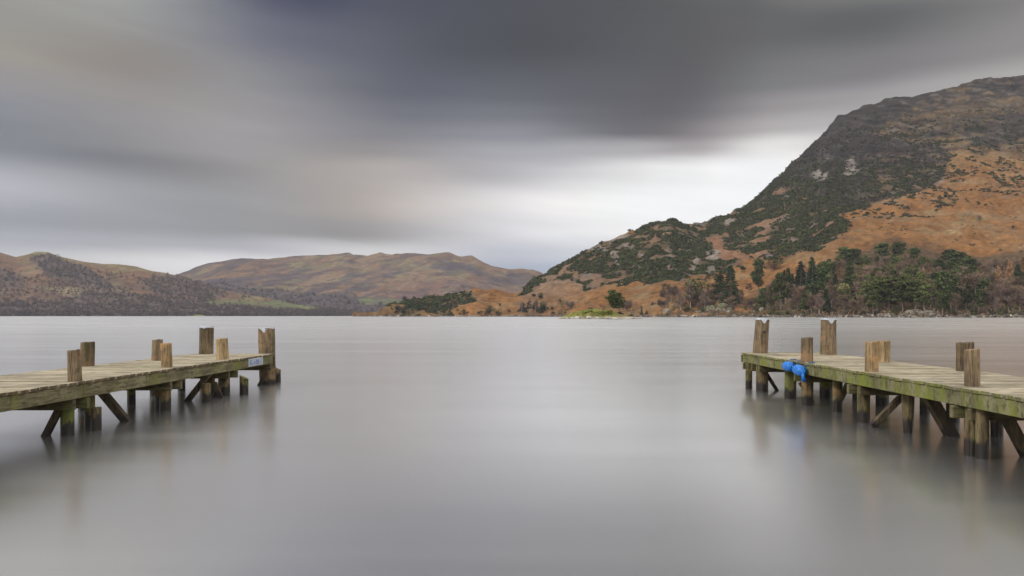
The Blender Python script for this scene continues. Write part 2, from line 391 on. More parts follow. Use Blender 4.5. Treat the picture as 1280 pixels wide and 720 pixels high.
def colour_R(X, Y, xyz):
    PX, PY, msk = painter(X, Y, xyz, 7.)
    sh = X.shape
    c = np.zeros(sh+(3,))+np.array((.245, .116, .040))                  # dead bracken
    c = lay(c, sm(fbm(xyz/60+3, 4), -.15, .35), (.25, .145, .068))       # tawny grass
    c = lay(c, sm(fbm(xyz/35+8, 4), .15, .5)*.6, (.235, .17, .09))
    c = lay(c, sm(700-X, -20, 60)*sm(X, 640, 660)*.7, (.22, .135, .085))
    scree = msk([(655, 350), (700, 320), (745, 305), (790, 318), (800, 335), (760, 350), (700, 372), (660, 372)], 12)
    c = lay(c, scree*.6, (.20, .15, .11))
    g1 = msk([(690, 354), (715, 338), (738, 318), (775, 296), (810, 276), (838, 262), (878, 270), (925, 254), (950, 236), (1010, 240), (1035, 258), (1062, 285), (1055, 300), (1020, 318), (985, 326), (960, 332), (935, 328), (922, 338), (890, 348), (850, 352), (815, 362), (790, 350), (765, 352), (730, 358)], 3)
    g1b = msk([(650, 372), (668, 345), (700, 322), (760, 295), (765, 303), (705, 332), (672, 356)], 3)*.9
    face = msk([(925, 262), (960, 222), (1000, 183), (1040, 143), (1060, 128), (1100, 115), (1145, 110), (1150, 128), (1120, 146), (1085, 165), (1130, 176), (1180, 182), (1190, 200), (1175, 225), (1140, 240), (1090, 252), (1060, 268), (1030, 262), (1000, 262)], 3)
    crag = msk([(1045, 140), (1110, 110), (1290, 80), (1720, 50), (1720, 170), (1290, 190), (1230, 195), (1180, 190), (1110, 172), (1060, 170)], 11)
    gr = .6*msk([(1105, 150), (1160, 140), (1220, 128), (1290, 120), (1290, 140), (1200, 152), (1150, 165), (1090, 178)], 3)
    gr2 = msk([(1120, 178), (1200, 168), (1218, 188), (1180, 185)], 3)
    jn = msk([(1100, 200), (1150, 195), (1200, 212), (1180, 228), (1120, 245), (1085, 262), (1130, 270), (1190, 262), (1200, 245), (1140, 255)], 5)
    low = msk([(1035, 262), (1075, 248), (1150, 225), (1140, 262), (1100, 268), (1060, 280)], 5)
    rk = fbm(xyz/np.array([14, 14, 30]), 4)
    c = lay(c, crag, (.048, .038, .031)); c = lay(c, crag*sm(rk, .08, .35)*.5, (.105, .088, .075))
    c = lay(c, crag*sm(fbm(xyz/26+70, 4), .14, .3)*.7, (.15, .10, .05))
    c = lay(c, np.maximum(gr, gr2)*.7, (.165, .11, .055)); c = lay(c, gr*sm(rk, .05, .3)*.8, (.10, .08, .07))
    c = lay(c, face, (.042, .034, .031)); c = lay(c, face*sm(rk, .15, .4)*.5, (.085, .07, .066))
    c = lay(c, face*sm(Y, 190, 240)*.5, (.065, .06, .035)); c = lay(c, face*sm(X, 1070, 1110)*sm(Y, 185, 200)*sm(fbm(xyz/20+33, 3), -.1, .15)*.75, (.17, .11, .06))
    c = lay(c, g1*.9, (.115, .085, .055)); c = lay(c, g1b*.7, (.12, .10, .05))
    grock = sm(fbm(xyz/np.array([26, 26, 40])+5, 4), .16, .34)
    c = lay(c, g1*grock*.75, (.18, .14, .125))
    holes = sm(fbm(xyz/40+90, 3), .22, .36)*g1
    c = lay(c, holes*.85, (.22, .13, .075))
    path = msk([(888, 300), (900, 303), (915, 318), (935, 320), (950, 312), (962, 316), (945, 328), (925, 334), (905, 330), (892, 318)], 3)
    c = lay(c, path*.9, (.25, .13, .07))
    c = lay(c, jn*.0, (.08, .08, .04))
    rockb = np.zeros(sh)
    for (x, y, a, b_, k) in [(765, 296, 22, 7, .9), (748, 312, 12, 6, .8), (785, 312, 10, 8, .5), (770, 326, 8, 6, .7), (838, 312, 4, 12, .5), (862, 309, 5, 4, .7), (893, 322, 7, 6, .9), (882, 325, 3, 6, .9), (868, 333, 5, 8, .8), (890, 342, 9, 4, .9), (911, 278, 5, 3, .9), (800, 328, 6, 8, .6), (1024, 222, 11, 6, 1), (1062, 208, 8, 12, .9), (1066, 216, 10, 6, .8), (960, 250, 6, 3, .6), (980, 248, 7, 4, .7), (1172, 228, 10, 6, .6), (1165, 213, 6, 5, .5), (1030, 195, 12, 8, .3)]:
        q = ((PX-x)/a)**2+((PY-y)/b_)**2
        rockb = np.maximum(rockb, k*(1-sm(q, .4, 1.5)))
    c = lay(c, rockb*.85, (.27, .235, .205))
    q = ((X-1225)/10)**2+((Y-277)/3)**2; c = lay(c, (1-sm(q, .3, 1.4))*.7, (.14, .20, .04))
    q = ((PX-1192)/13)**2+((PY-298)/5)**2; c = lay(c, (1-sm(q, .3, 1.4))*.8, (.30, .21, .11))
    tip = msk([(480, 397), (492, 386), (515, 374), (535, 366), (560, 364), (590, 368), (600, 376), (585, 386), (560, 397)], 3)
    c = lay(c, tip*.7, (.16, .115, .05)); c = lay(c, tip*sm(rk, .15, .4)*.7, (.25, .20, .14))
    c = lay(c, sm(xyz[..., 2]+fbm(xyz/50+22, 3)*60, 190, 330)*(1-face)*(1-crag)*(1-g1)*.7, (.235, .150, .068))
    c = lay(c, sm(rk, .22, .4)*sm(X, 1080, 1120)*(1-sm(Y, 240, 275))*.5, (.17, .145, .115))
    trk = np.abs(fbm(np.stack([xyz[..., 0]/70., xyz[..., 1]/70., xyz[..., 2]/6.], -1)+91, 3)); c *= (1-.28*sm(.06-trk, 0, .05)*(1-g1)*(1-face))[..., None]
    # woodland floor
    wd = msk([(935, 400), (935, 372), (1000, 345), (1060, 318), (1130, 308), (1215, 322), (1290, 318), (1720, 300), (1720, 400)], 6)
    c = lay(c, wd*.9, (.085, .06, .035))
    # shore strip
    shp = sm(xyz[..., 2], 2.2, .8); c = lay(c, shp*.9, (.12, .10, .08)); c = lay(c, shp*sm(fbm(xyz/4, 3), 0, .3), (.42, .38, .33))
    ledge = fbm(xyz/np.array([34, 34, 7])+7, 4)
    cf = np.maximum(crag, face*.8); c *= (1-cf*.6*sm(ledge, .02, .3)+cf*.3*sm(-ledge, .05, .35))[..., None]
    gully = fbm(np.stack([xyz[..., 0]/9., xyz[..., 1]/60., xyz[..., 2]/45.], -1)+3, 4)
    c *= .78*(1+.38*fbm(xyz/6, 4)+.2*fbm(xyz/70+4, 2)+.30*gully)[..., None]
    thin = sm(fbm(xyz/np.array([17, 17, 26])+61, 4), -.30, .02)
    thin = thin*(1-.75*sm(X, 1070, 1110)*sm(Y, 185, 200)*sm(fbm(xyz/20+33, 3), -.1, .15))*(1-.55*sm(850-X, 0, 60)*sm(325-Y, 0, 15)*sm(fbm(xyz/22+3, 3), -.2, .1))
    hump = msk([(920, 256), (960, 250), (1010, 250), (1040, 262), (1062, 285), (1050, 300), (1015, 316), (980, 322), (950, 305), (925, 285)], 4)
    thin = np.maximum(thin, hump*.95)
    scrub = tip*.10+thin*np.clip(np.maximum(g1*(1-.85*grock)*(1-holes)*(1-path), g1b*.7)*(1-rockb)+face*sm(Y, 180, 225)*.6*(1-rockb), 0, 1)
    scat = np.maximum(jn*.7, low*.30)
    scat = np.maximum(scat, .42*sm(X, 1070, 1110)*sm(Y, 180, 195)*(1-sm(Y, 225, 262)))
    scat = np.maximum(scat, crag*sm(Y, 135, 175)*.8)
    return np.clip(c, .01, .8), dict(scrub=scrub, scat=scat, face=face, g1=g1)
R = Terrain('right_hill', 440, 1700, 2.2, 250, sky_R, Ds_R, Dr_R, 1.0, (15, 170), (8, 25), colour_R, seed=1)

# --- left-hand shore hill
sky_L = interp([(-520, 300), (-150, 306), (0, 315.5), (20, 321), (33, 318.5), (45, 314.5), (60, 315), (75, 321), (100, 327), (130, 330), (150, 330), (170, 333), (190, 339), (205, 340), (225, 345), (250, 352), (280, 362), (330, 372), (380, 381), (420, 387), (470, 394), (500, 396)])
Ds_L = interp([(-520, 1350), (0, 1500), (250, 1700), (500, 2050)]); Dr_L = interp([(-520, 2200), (0, 2300), (250, 2300), (500, 2100)])
def colour_L(X, Y, xyz):
    PX, PY, msk = painter(X, Y, xyz, 5., 40.)
    c = np.zeros(X.shape+(3,))+np.array((.205, .118, .070))
    c = lay(c, sm(fbm(xyz/90+3, 4), -.1, .3)*.6, (.23, .165, .10))
    c = lay(c, msk([(20, 322), (45, 308), (80, 318), (110, 328), (200, 335), (240, 348), (150, 338), (70, 325)], 3)*.8, (.25, .20, .10))
    c = lay(c, msk([(40, 356), (110, 358), (170, 366), (180, 374), (100, 374), (45, 364)], 3)*.8, (.29, .23, .14))
    c = lay(c, msk([(255, 372), (330, 374), (400, 382), (400, 388), (320, 385), (260, 384)], 2)*.9, (.15, .175, .075))
    w1 = np.maximum.reduce([msk([(35, 326), (60, 318), (100, 330), (125, 345), (145, 360), (110, 358), (60, 348)], 3), msk([(-520, 330), (-5, 335), (35, 350), (30, 362), (-5, 360), (-520, 360)], 3)*.8,
                            msk([(170, 355), (190, 345), (225, 342), (260, 352), (290, 364), (260, 376), (200, 370)], 4)*.8])
    w2 = np.maximum(sm(PY, 372, 380), msk([(85, 372), (120, 362), (250, 374), (250, 398), (85, 398)], 3)*.8)
    w3 = msk([(-520, 362), (60, 366), (110, 375), (0, 385), (-520, 385)], 4)*.4
    field = msk([(255, 373), (330, 375), (400, 383), (395, 388), (320, 385), (260, 382)], 2)
    wood = np.clip(np.maximum.reduce([w1, w2, w3])*(1-field), 0, 1)
    c = lay(c, wood*.9, (.115, .09, .086))
    c = lay(c, (1-wood)*sm(fbm(xyz/70+15, 4), .1, .3)*.6, (.12, .075, .06)); c = lay(c, (1-wood)*sm(-fbm(xyz/60+35, 4), .12, .3)*.5, (.20, .19, .09))
    c *= .70*(1+.55*fbm(xyz/16, 4))[..., None]
    return np.clip(c, .01, .8), dict(wood=wood, field=field)
L = Terrain('left_hill', -520, 500, 3, 110, sky_L, Ds_L, Dr_L, 1.0, (10, 230), (3., 45), colour_L, seed=2)

# --- far fell closing the lake
sky_M = interp([(-200, 380), (150, 362), (200, 350), (225, 342), (245, 334), (260, 329), (285, 325), (300, 323.5), (330, 324), (345, 323), (370, 320.5), (400, 319), (425, 317), (436, 316), (442, 318.5), (460, 319.5), (475, 316), (490, 318), (520, 317), (562, 316.5), (575, 321), (590, 321), (605, 327.5), (620, 332), (635, 337), (650, 337), (668, 338.5), (700, 350), (760, 372), (900, 390)])
Ds_M = interp([(-200, 2300), (480, 2300), (900, 2300)]); Dr_M = interp([(-200, 3600), (400, 3800), (640, 3600), (900, 3400)])
def colour_M(X, Y, xyz):
    PX, PY, msk = painter(X, Y, xyz, 6., 80.)
    c = np.zeros(X.shape+(3,))+np.array((.225, .138, .085))
    c = lay(c, sm(fbm(xyz/200+3, 4), -.1, .3)*.6, (.26, .19, .12))
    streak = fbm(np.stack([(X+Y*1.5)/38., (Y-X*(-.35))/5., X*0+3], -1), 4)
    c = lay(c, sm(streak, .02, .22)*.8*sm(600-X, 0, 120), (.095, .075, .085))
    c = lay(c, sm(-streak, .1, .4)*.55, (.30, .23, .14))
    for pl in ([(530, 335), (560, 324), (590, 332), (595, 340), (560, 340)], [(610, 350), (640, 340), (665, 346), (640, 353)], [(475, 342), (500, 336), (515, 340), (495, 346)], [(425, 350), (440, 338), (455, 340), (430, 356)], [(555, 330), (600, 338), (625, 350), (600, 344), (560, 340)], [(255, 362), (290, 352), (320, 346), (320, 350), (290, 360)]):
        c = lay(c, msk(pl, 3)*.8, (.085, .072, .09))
    c = lay(c, sm(PY, 340, 372)*sm(PX, 420, 520)*.5, (.19, .095, .085))
    c = lay(c, msk([(448, 378), (500, 376), (520, 381), (500, 386), (450, 385)], 2), (.15, .18, .075))
    wood = np.maximum(sm(PY, 374, 382)*sm(470-X, -10, 30)*(1-.2), msk([(190, 352), (290, 358), (330, 365), (430, 372), (480, 384), (480, 396), (200, 396)], 4))
    wood = np.maximum(wood, sm(PY, 382, 387))*(1-msk([(448, 378), (500, 376), (520, 381), (500, 386), (450, 385)], 2))
    c = lay(c, sm(fbm(xyz/55+12, 4), .12, .3)*.6*(1-wood), (.12, .095, .095))
    c = lay(c, sm(-fbm(xyz/110+35, 4), .1, .3)*.5*(1-wood), (.20, .185, .09))
    c = lay(c, wood*.9, (.09, .072, .078))
    c = lay(c, sm(fbm(xyz/np.array([60, 60, 25])+44, 5), .1, .25)*.7*(1-wood), (.085, .065, .07))
    c *= .68*(1+.55*fbm(xyz/18, 4))[..., None]
    return np.clip(c, .01, .8), dict(wood=wood)
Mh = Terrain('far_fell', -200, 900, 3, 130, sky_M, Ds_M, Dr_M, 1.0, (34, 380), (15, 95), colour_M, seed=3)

# ------------------------------------------------------------------ ground cover
def clump_cloud(pts, rad, hgt, colr, k, leaf, rng, thin=1.0):
    """many leafy mounds: pts (n,3), rad (n,), hgt (n,), colr (n,3); k leaf faces each"""
    n = len(pts)
    u = rng.normal(size=(n, k, 3)); u /= np.linalg.norm(u, axis=-1, keepdims=True); u[..., 2] = np.abs(u[..., 2])
    rr = rng.uniform(.55, 1.0, (n, k, 1))
    c = pts[:, None]+u*rr*np.stack([rad, rad, hgt], -1)[:, None]
    a = rng.normal(size=(n, k, 3)); a /= np.linalg.norm(a, axis=-1, keepdims=True)
    nn = u+rng.normal(size=(n, k, 3))*.5; a = np.cross(nn, a); a /= np.linalg.norm(a, axis=-1, keepdims=True)+1e-9
    b = np.cross(nn, a); b /= np.linalg.norm(b, axis=-1, keepdims=True)+1e-9
    s = (leaf*rng.uniform(.6, 1.3, (n, k, 1)))*rad[:, None, None]
    V = np.stack([c-a*s-b*s*.6*thin, c+a*s-b*s*.6*thin, c+b*s*thin], 2)      # n,k,3,3
    C = (colr[:, None]*rng.uniform(.7, 1.3, (n, k, 1)))[:, :, None].repeat(3, 2)
    return V.reshape(-1, 3), C.reshape(-1, 3)
def soup(name, VC, mat, label=None):
    V = np.concatenate([v for v, c in VC]); C = np.concatenate([c for v, c in VC])
    o = link(name, np_mesh(name, V, np.arange(len(V)).reshape(-1, 3), 3, np.clip(C, .004, .9)), mat)
    return o
def scatter(T, mask, n, rng, jit=2.):
    p = mask.ravel()/mask.sum(); idx = rng.choice(p.size, n, p=p)
    i, j = np.unravel_index(idx, mask.shape)
    i2 = np.clip(i+rng.integers(-1, 2, n), 0, mask.shape[0]-1); a = rng.uniform(0, .5, n)[:, None]
    j2 = np.clip(j+rng.integers(-1, 2, n), 0, mask.shape[1]-1)
    A = np.stack([T.wx[i, j], T.D[i, j], T.Z[i, j]], -1); B = np.stack([T.wx[i2, j2], T.D[i2, j2], T.Z[i2, j2]], -1)
    return A*(1-a)+B*a
def palette(n, cols, rng): return np.array(cols)[rng.integers(0, len(cols), n)]

rg = np.random.default_rng(5)
p = scatter(R, R.masks['scrub']**1.3, 21000, rg); r = rg.uniform(1.0, 2.7, len(p))
A = clump_cloud(p, r*1.2, r*1.1, palette(len(p), [(.038, .050, .018), (.056, .068, .024), (.042, .048, .022), (.066, .070, .028), (.06, .05, .035), (.03, .042, .016)], rg), 12, .55, rg)
p = scatter(R, np.clip(R.masks['scat'], 0, 1)*(fbm(np.stack([R.wx, R.D, R.Z], -1)/28+40, 3) > -.04), 4600, rg); r = rg.uniform(1.5, 4.2, len(p))
B = clump_cloud(p, r, r*.6, palette(len(p), [(.04, .05, .02), (.05, .045, .03), (.035, .04, .02)], rg), 12, .5, rg)
upm = np.exp(-((R.Y-200)/60)**2)*(R.X > 1150)*(R.masks['g1'] < .1)
p = scatter(R, (R.X > 1000)*(R.Y > 170)*(R.Y < 320)*(1-R.masks['scrub'])*(fbm(np.stack([R.wx, R.D, R.Z], -1)/60+4, 3) > .12)*1., 350, rg); r = rg.uniform(1., 2.2, len(p))
C_ = clump_cloud(p, r*1.2, r*.6, palette(len(p), [(.07, .065, .035), (.06, .06, .035)], rg), 10, .5, rg)
# heathery stubble on the steep face and ridge line
p = scatter(R, R.masks['face']*(R.Y > 160), 2200, rg); r = rg.uniform(1.2, 2.6, len(p))
D_ = clump_cloud(p, r*1.3, r*.7, palette(len(p), [(.036, .028, .026), (.045, .035, .033), (.028, .03, .02)], rg), 9, .45, rg)
o = soup('hill_scrub', [A, B, C_, D_], M_leaf); o['kind'] = 'stuff'; o['label'] = 'dark green juniper scrub spread over the right fell'

purp = [(.10, .075, .082), (.125, .094, .092), (.085, .068, .074), (.10, .09, .068), (.15, .12, .105)]
p = scatter(L, L.masks['wood']**1.2, 9000, rg); hh = rg.uniform(4, 8.5, len(p))
A = clump_cloud(p, hh*.55, hh, palette(len(p), purp, rg), 30, .24, rg)
p = scatter(L, (L.masks['wood'] < .3)*(L.masks['field'] < .1)*sm(L.Y, 318, 350)*(fbm(np.stack([L.wx, L.D, L.Z], -1)/90+4, 3) > .05), 500, rg); hh = rg.uniform(3, 7, len(p))
B = clump_cloud(p, hh*.55, hh, palette(len(p), purp, rg), 30, .24, rg)
p = scatter(L, (L.T < .05)*1., 500, rg); hh = rg.uniform(6, 10, len(p))
C_ = clump_cloud(p, hh*.6, hh, palette(len(p), purp, rg), 30, .25, rg)
o = soup('far_shore_wood', [A, B, C_], M_leaf); o['kind'] = 'stuff'; o['label'] = 'purple-grey bare woodland along the left far shore'
p = scatter(Mh, Mh.masks['wood']**1.5, 3800, rg); hh = rg.uniform(7, 13, len(p))
A = clump_cloud(p, hh*.5, hh, palette(len(p), purp+[(.07, .08, .06)], rg), 26, .25, rg)
o = soup('lake_head_wood', [A], M_leaf); o['kind'] = 'stuff'; o['label'] = 'dim bare woodland at the foot of the far fell'

# ------------------------------------------------------------------ trees
def leaf_blob(c, rad, n, size, rng, cols, up=0., shell=.35):
    u = rng.normal(size=(n, 3)); u /= np.linalg.norm(u, axis=1, keepdims=True)
    rr = rng.uniform(shell, 1, (n, 1))**.6
    q = np.array(c)+u*rr*np.array(rad)
    nn = u+rng.normal(size=(n, 3))*.6+np.array([0, 0, up]); a = np.cross(nn, rng.normal(size=(n, 3))); a /= np.linalg.norm(a, axis=1, keepdims=True)+1e-9
    b = np.cross(nn, a); b /= np.linalg.norm(b, axis=1, keepdims=True)+1e-9
    s = size*rng.uniform(.6, 1.3, (n, 1))
    V = np.stack([q-a*s-b*s*.6, q+a*s-b*s*.6, q+b*s], 1).reshape(-1, 3)
    C = (np.array(cols)[rng.integers(0, len(cols), n)]*rng.uniform(.75, 1.25, (n, 1)))[:, None].repeat(3, 1).reshape(-1, 3)
    return V, C
def twigs(a, b, wd, cols, rng):
    """slivers from a (n,3) to b (n,3)"""
    d = b-a; s = np.cross(d, rng.normal(size=d.shape)); s /= np.linalg.norm(s, axis=1, keepdims=True)+1e-9
    V = np.stack([a-s*wd, a+s*wd, b], 1).reshape(-1, 3)
    C = (np.array(cols)[rng.integers(0, len(cols), len(a))])[:, None].repeat(3, 1).reshape(-1, 3)
    return V, C
def crown_mesh(name, parts):
    V = np.concatenate([v for v, c in parts]); C = np.concatenate([c for v, c in parts])
    return np_mesh(name, V, np.arange(len(V)).reshape(-1, 3), 3, np.clip(C, .004, .9))
def trunk_mesh(name, h, r, limbs, rng, bend=.3):
    mb = MB(); pts = [(bend*math.sin(k*1.1), bend*math.cos(k*.9)-bend, h*k/6-.6*(k == 0)) for k in range(7)]
    mb.tube(pts, [r*(1-.85*k/6) for k in range(7)], 6)
    for (z, a, ln, up) in limbs:
        p0 = np.array([0, 0, z]); d = np.array([math.cos(a), math.sin(a), up])
        mb.tube([p0, p0+d*ln*.5+np.array([0, 0, .05*ln]), p0+d*ln+np.array([0, 0, .2*ln])], [r*.42, r*.28, r*.08], 4)
    me = bpy.data.meshes.new(name); me.from_pydata(mb.v, [], mb.f); me.update(); return me

PROTO = {}
def add_proto(kind, trunk, crown, bark):
    trunk.materials.append(bark); crown.materials.append(M_leaf); PROTO.setdefault(kind, []).append((trunk, crown))
rt = np.random.default_rng(21)
PINE = [(.065, .085, .03), (.09, .108, .038), (.05, .066, .026)]
OLIVE = [(.085, .098, .03), (.11, .118, .035), (.065, .08, .028)]
BARE = [(.22, .155, .105), (.28, .20, .135), (.16, .115, .08)]
# all prototypes are 10 m tall; scaled when placed
for v in range(4):
    for kind, pal in (('pine', PINE), ('olive_pine', OLIVE)):
        limbs = [(rt.uniform(4, 8.5), rt.uniform(0, 6.28), rt.uniform(1.5, 3), .35) for _ in range(9)]
        parts = []
        for k in range(19):
            z = 3.6+6.*(k+.5)/19+rt.uniform(-.3, .3); wr = 2.7*math.sin(min(1, (10.4-z)/4.2)*1.45)*(.75+.25*(z > 5))+.3; a = rt.uniform(0, 6.28); d = rt.uniform(0, 1)*wr*.75
            s = rt.uniform(.9, 1.5)
            parts.append(leaf_blob((d*math.cos(a), d*math.sin(a), z), (s*1.3, s*1.3, s*.55), 62, .30, rt, pal, .5))
        parts.append(leaf_blob((0, 0, 9.3), (1.1, 1.1, .7), 60, .28, rt, pal, .5))
        add_proto(kind, trunk_mesh('trunk', 9.4, .24, limbs, rt), crown_mesh('crown', parts), M_bark)
for v in range(3):
    for kind, pal, dens in (('spruce', [(.035, .055, .025), (.05, .07, .03), (.03, .045, .025)], 1.), ('larch', [(.36, .20, .09), (.30, .17, .08), (.24, .15, .08)], .7)):
        parts = []
        for k in range(15):
            z = 1.2+k*.58; rr = (10.2-z)*.27+.12
            n = int((28+rr*40)*dens)
            a = rt.uniform(0, 6.28, n); d = rt.uniform(.15, 1, n)**.6*rr*rt.uniform(.8, 1.15); 
            q = np.stack([np.cos(a)*d, np.sin(a)*d, z-d*.28+rt.uniform(-.22, .22, n)], -1)
            out = np.stack([np.cos(a), np.sin(a), -.35+rt.uniform(-.3, .3, n)], -1)*rt.uniform(.35, .75, (n, 1))
            parts.append(twigs(q-out*.4, q+out*.8, rt.uniform(.10, .2, (n, 1)), pal, rt))
        add_proto(kind, trunk_mesh('trunk', 9.9, .2, [], rt, .05), crown_mesh('crown', parts), M_bark)
for v in range(5):
    for kind, pal, bark, wf in (('bare', BARE, M_bark, 1.), ('birch', [(.17, .12, .095), (.22, .15, .12)], M_birch, .62)):
        limbs = []; A_, B_ = [], []
        for k in range(13):
            z = rt.uniform(2.2, 7.5); a = rt.uniform(0, 6.28); ln = rt.uniform(1.6, 3.3)*wf*(1.15-z/14); up = rt.uniform(.5, 1.3)
            limbs.append((z, a, ln, up))
            d = np.array([math.cos(a), math.sin(a), up]); 
            for j in range(74):
                t = rt.uniform(.35, 1.1); p0 = np.array([0, 0, z])+d*ln*t+np.array([0, 0, .15*ln*t])
                A_.append(p0+rt.normal(size=3)*.25); B_.append(p0+d*rt.uniform(.1, .5)+rt.normal(size=3)*.62*np.array([wf, wf, .8])+np.array([0, 0, .3]))
        for j in range(120):
            z = rt.uniform(7, 9.4); p0 = np.array([rt.normal()*.5, rt.normal()*.5, z]); A_.append(p0); B_.append(p0+rt.normal(size=3)*.5+np.array([0, 0, .45]))
        A_, B_ = np.array(A_), np.array(B_)
        add_proto(kind, trunk_mesh('trunk', 9.2, .19 if kind == 'bare' else .13, limbs, rt, .25), crown_mesh('crown', [twigs(A_, B_, .075, pal, rt)]), bark)
for v in range(3):
    for kind, pal in (('round', [(.035, .05, .022), (.05, .065, .03)]), ('olive_round', [(.13, .13, .05), (.16, .145, .065), (.11, .11, .045)]), ('shrub', [(.07, .085, .03), (.095, .105, .035), (.055, .065, .025), (.10, .08, .04)])):
        parts = []
        for k in range(11):
            a = rt.uniform(0, 6.28); d = rt.uniform(0, 2.6); z = rt.uniform(2.5, 7.6)
            parts.append(leaf_blob((d*math.cos(a), d*math.sin(a), z), (2.1, 2.1, 1.9), 55, .38, rt, pal))
        add_proto(kind, trunk_mesh('trunk', 5., .3, [(2, 0, 1.5, 1), (2.2, 2, 1.5, 1), (2.4, 4, 1.5, 1)], rt), crown_mesh('crown', parts), M_bark)
    parts = []
    cc = np.stack([rt.uniform(-3.6, 3.6, 7), rt.uniform(-2.5, 2.5, 7), rt.uniform(2.2, 7., 7)], -1)[rt.integers(0, 7, 620)]
    A_ = cc*np.array([.8, .8, .55])+rt.normal(size=(620, 3))*.7; A_[:, 2] = np.abs(A_[:, 2]); B_ = A_+(cc-A_)*.6+np.array([0, 0, 1.4])+rt.normal(size=A_.shape)*np.array([.9, .9, 1.1])
    add_proto('bare_shrub', trunk_mesh('trunk', 4., .25, [(1, k*1.05, 3, 1.3) for k in range(6)], rt), crown_mesh('crown', [twigs(A_, B_, .07, [(.15, .105, .085), (.12, .09, .075)], rt)]), M_bark)

KIND = {'pine': ('scots_pine', 'dark green pine', 'pine'), 'olive_pine': ('scots_pine', 'olive green pine', 'pine'), 'spruce': ('spruce_tree', 'dark pointed spruce', 'spruce'),
        'larch': ('larch_tree', 'orange cone-shaped larch', 'larch'), 'bare': ('bare_tree', 'bare brown tree', 'tree'), 'birch': ('birch_tree', 'pale-trunked bare birch', 'birch'),
        'round': ('evergreen_tree', 'dark round evergreen', 'tree'), 'olive_round': ('leafy_tree', 'olive round-topped tree', 'tree'), 'shrub': ('gorse_bush', 'green gorse bush', 'bush'), 'bare_shrub': ('bare_shrub', 'bare purplish shrub', 'shrub')}
def tree(kind, base, h, wide=1., label='', group=None):
    nm, _, cat = KIND[kind]; t, c = random.choice(PROTO[kind]); s = h/10.
    root = thing(nm, label, cat, tuple(base), group); root.rotation_euler.z = random.uniform(0, 6.28); root.scale = (s*wide, s*wide, s)
    for n, me in (('trunk', t), ('crown', c)):
        o = bpy.data.objects.new(n, me); COL.objects.link(o); o.parent = root
    return root

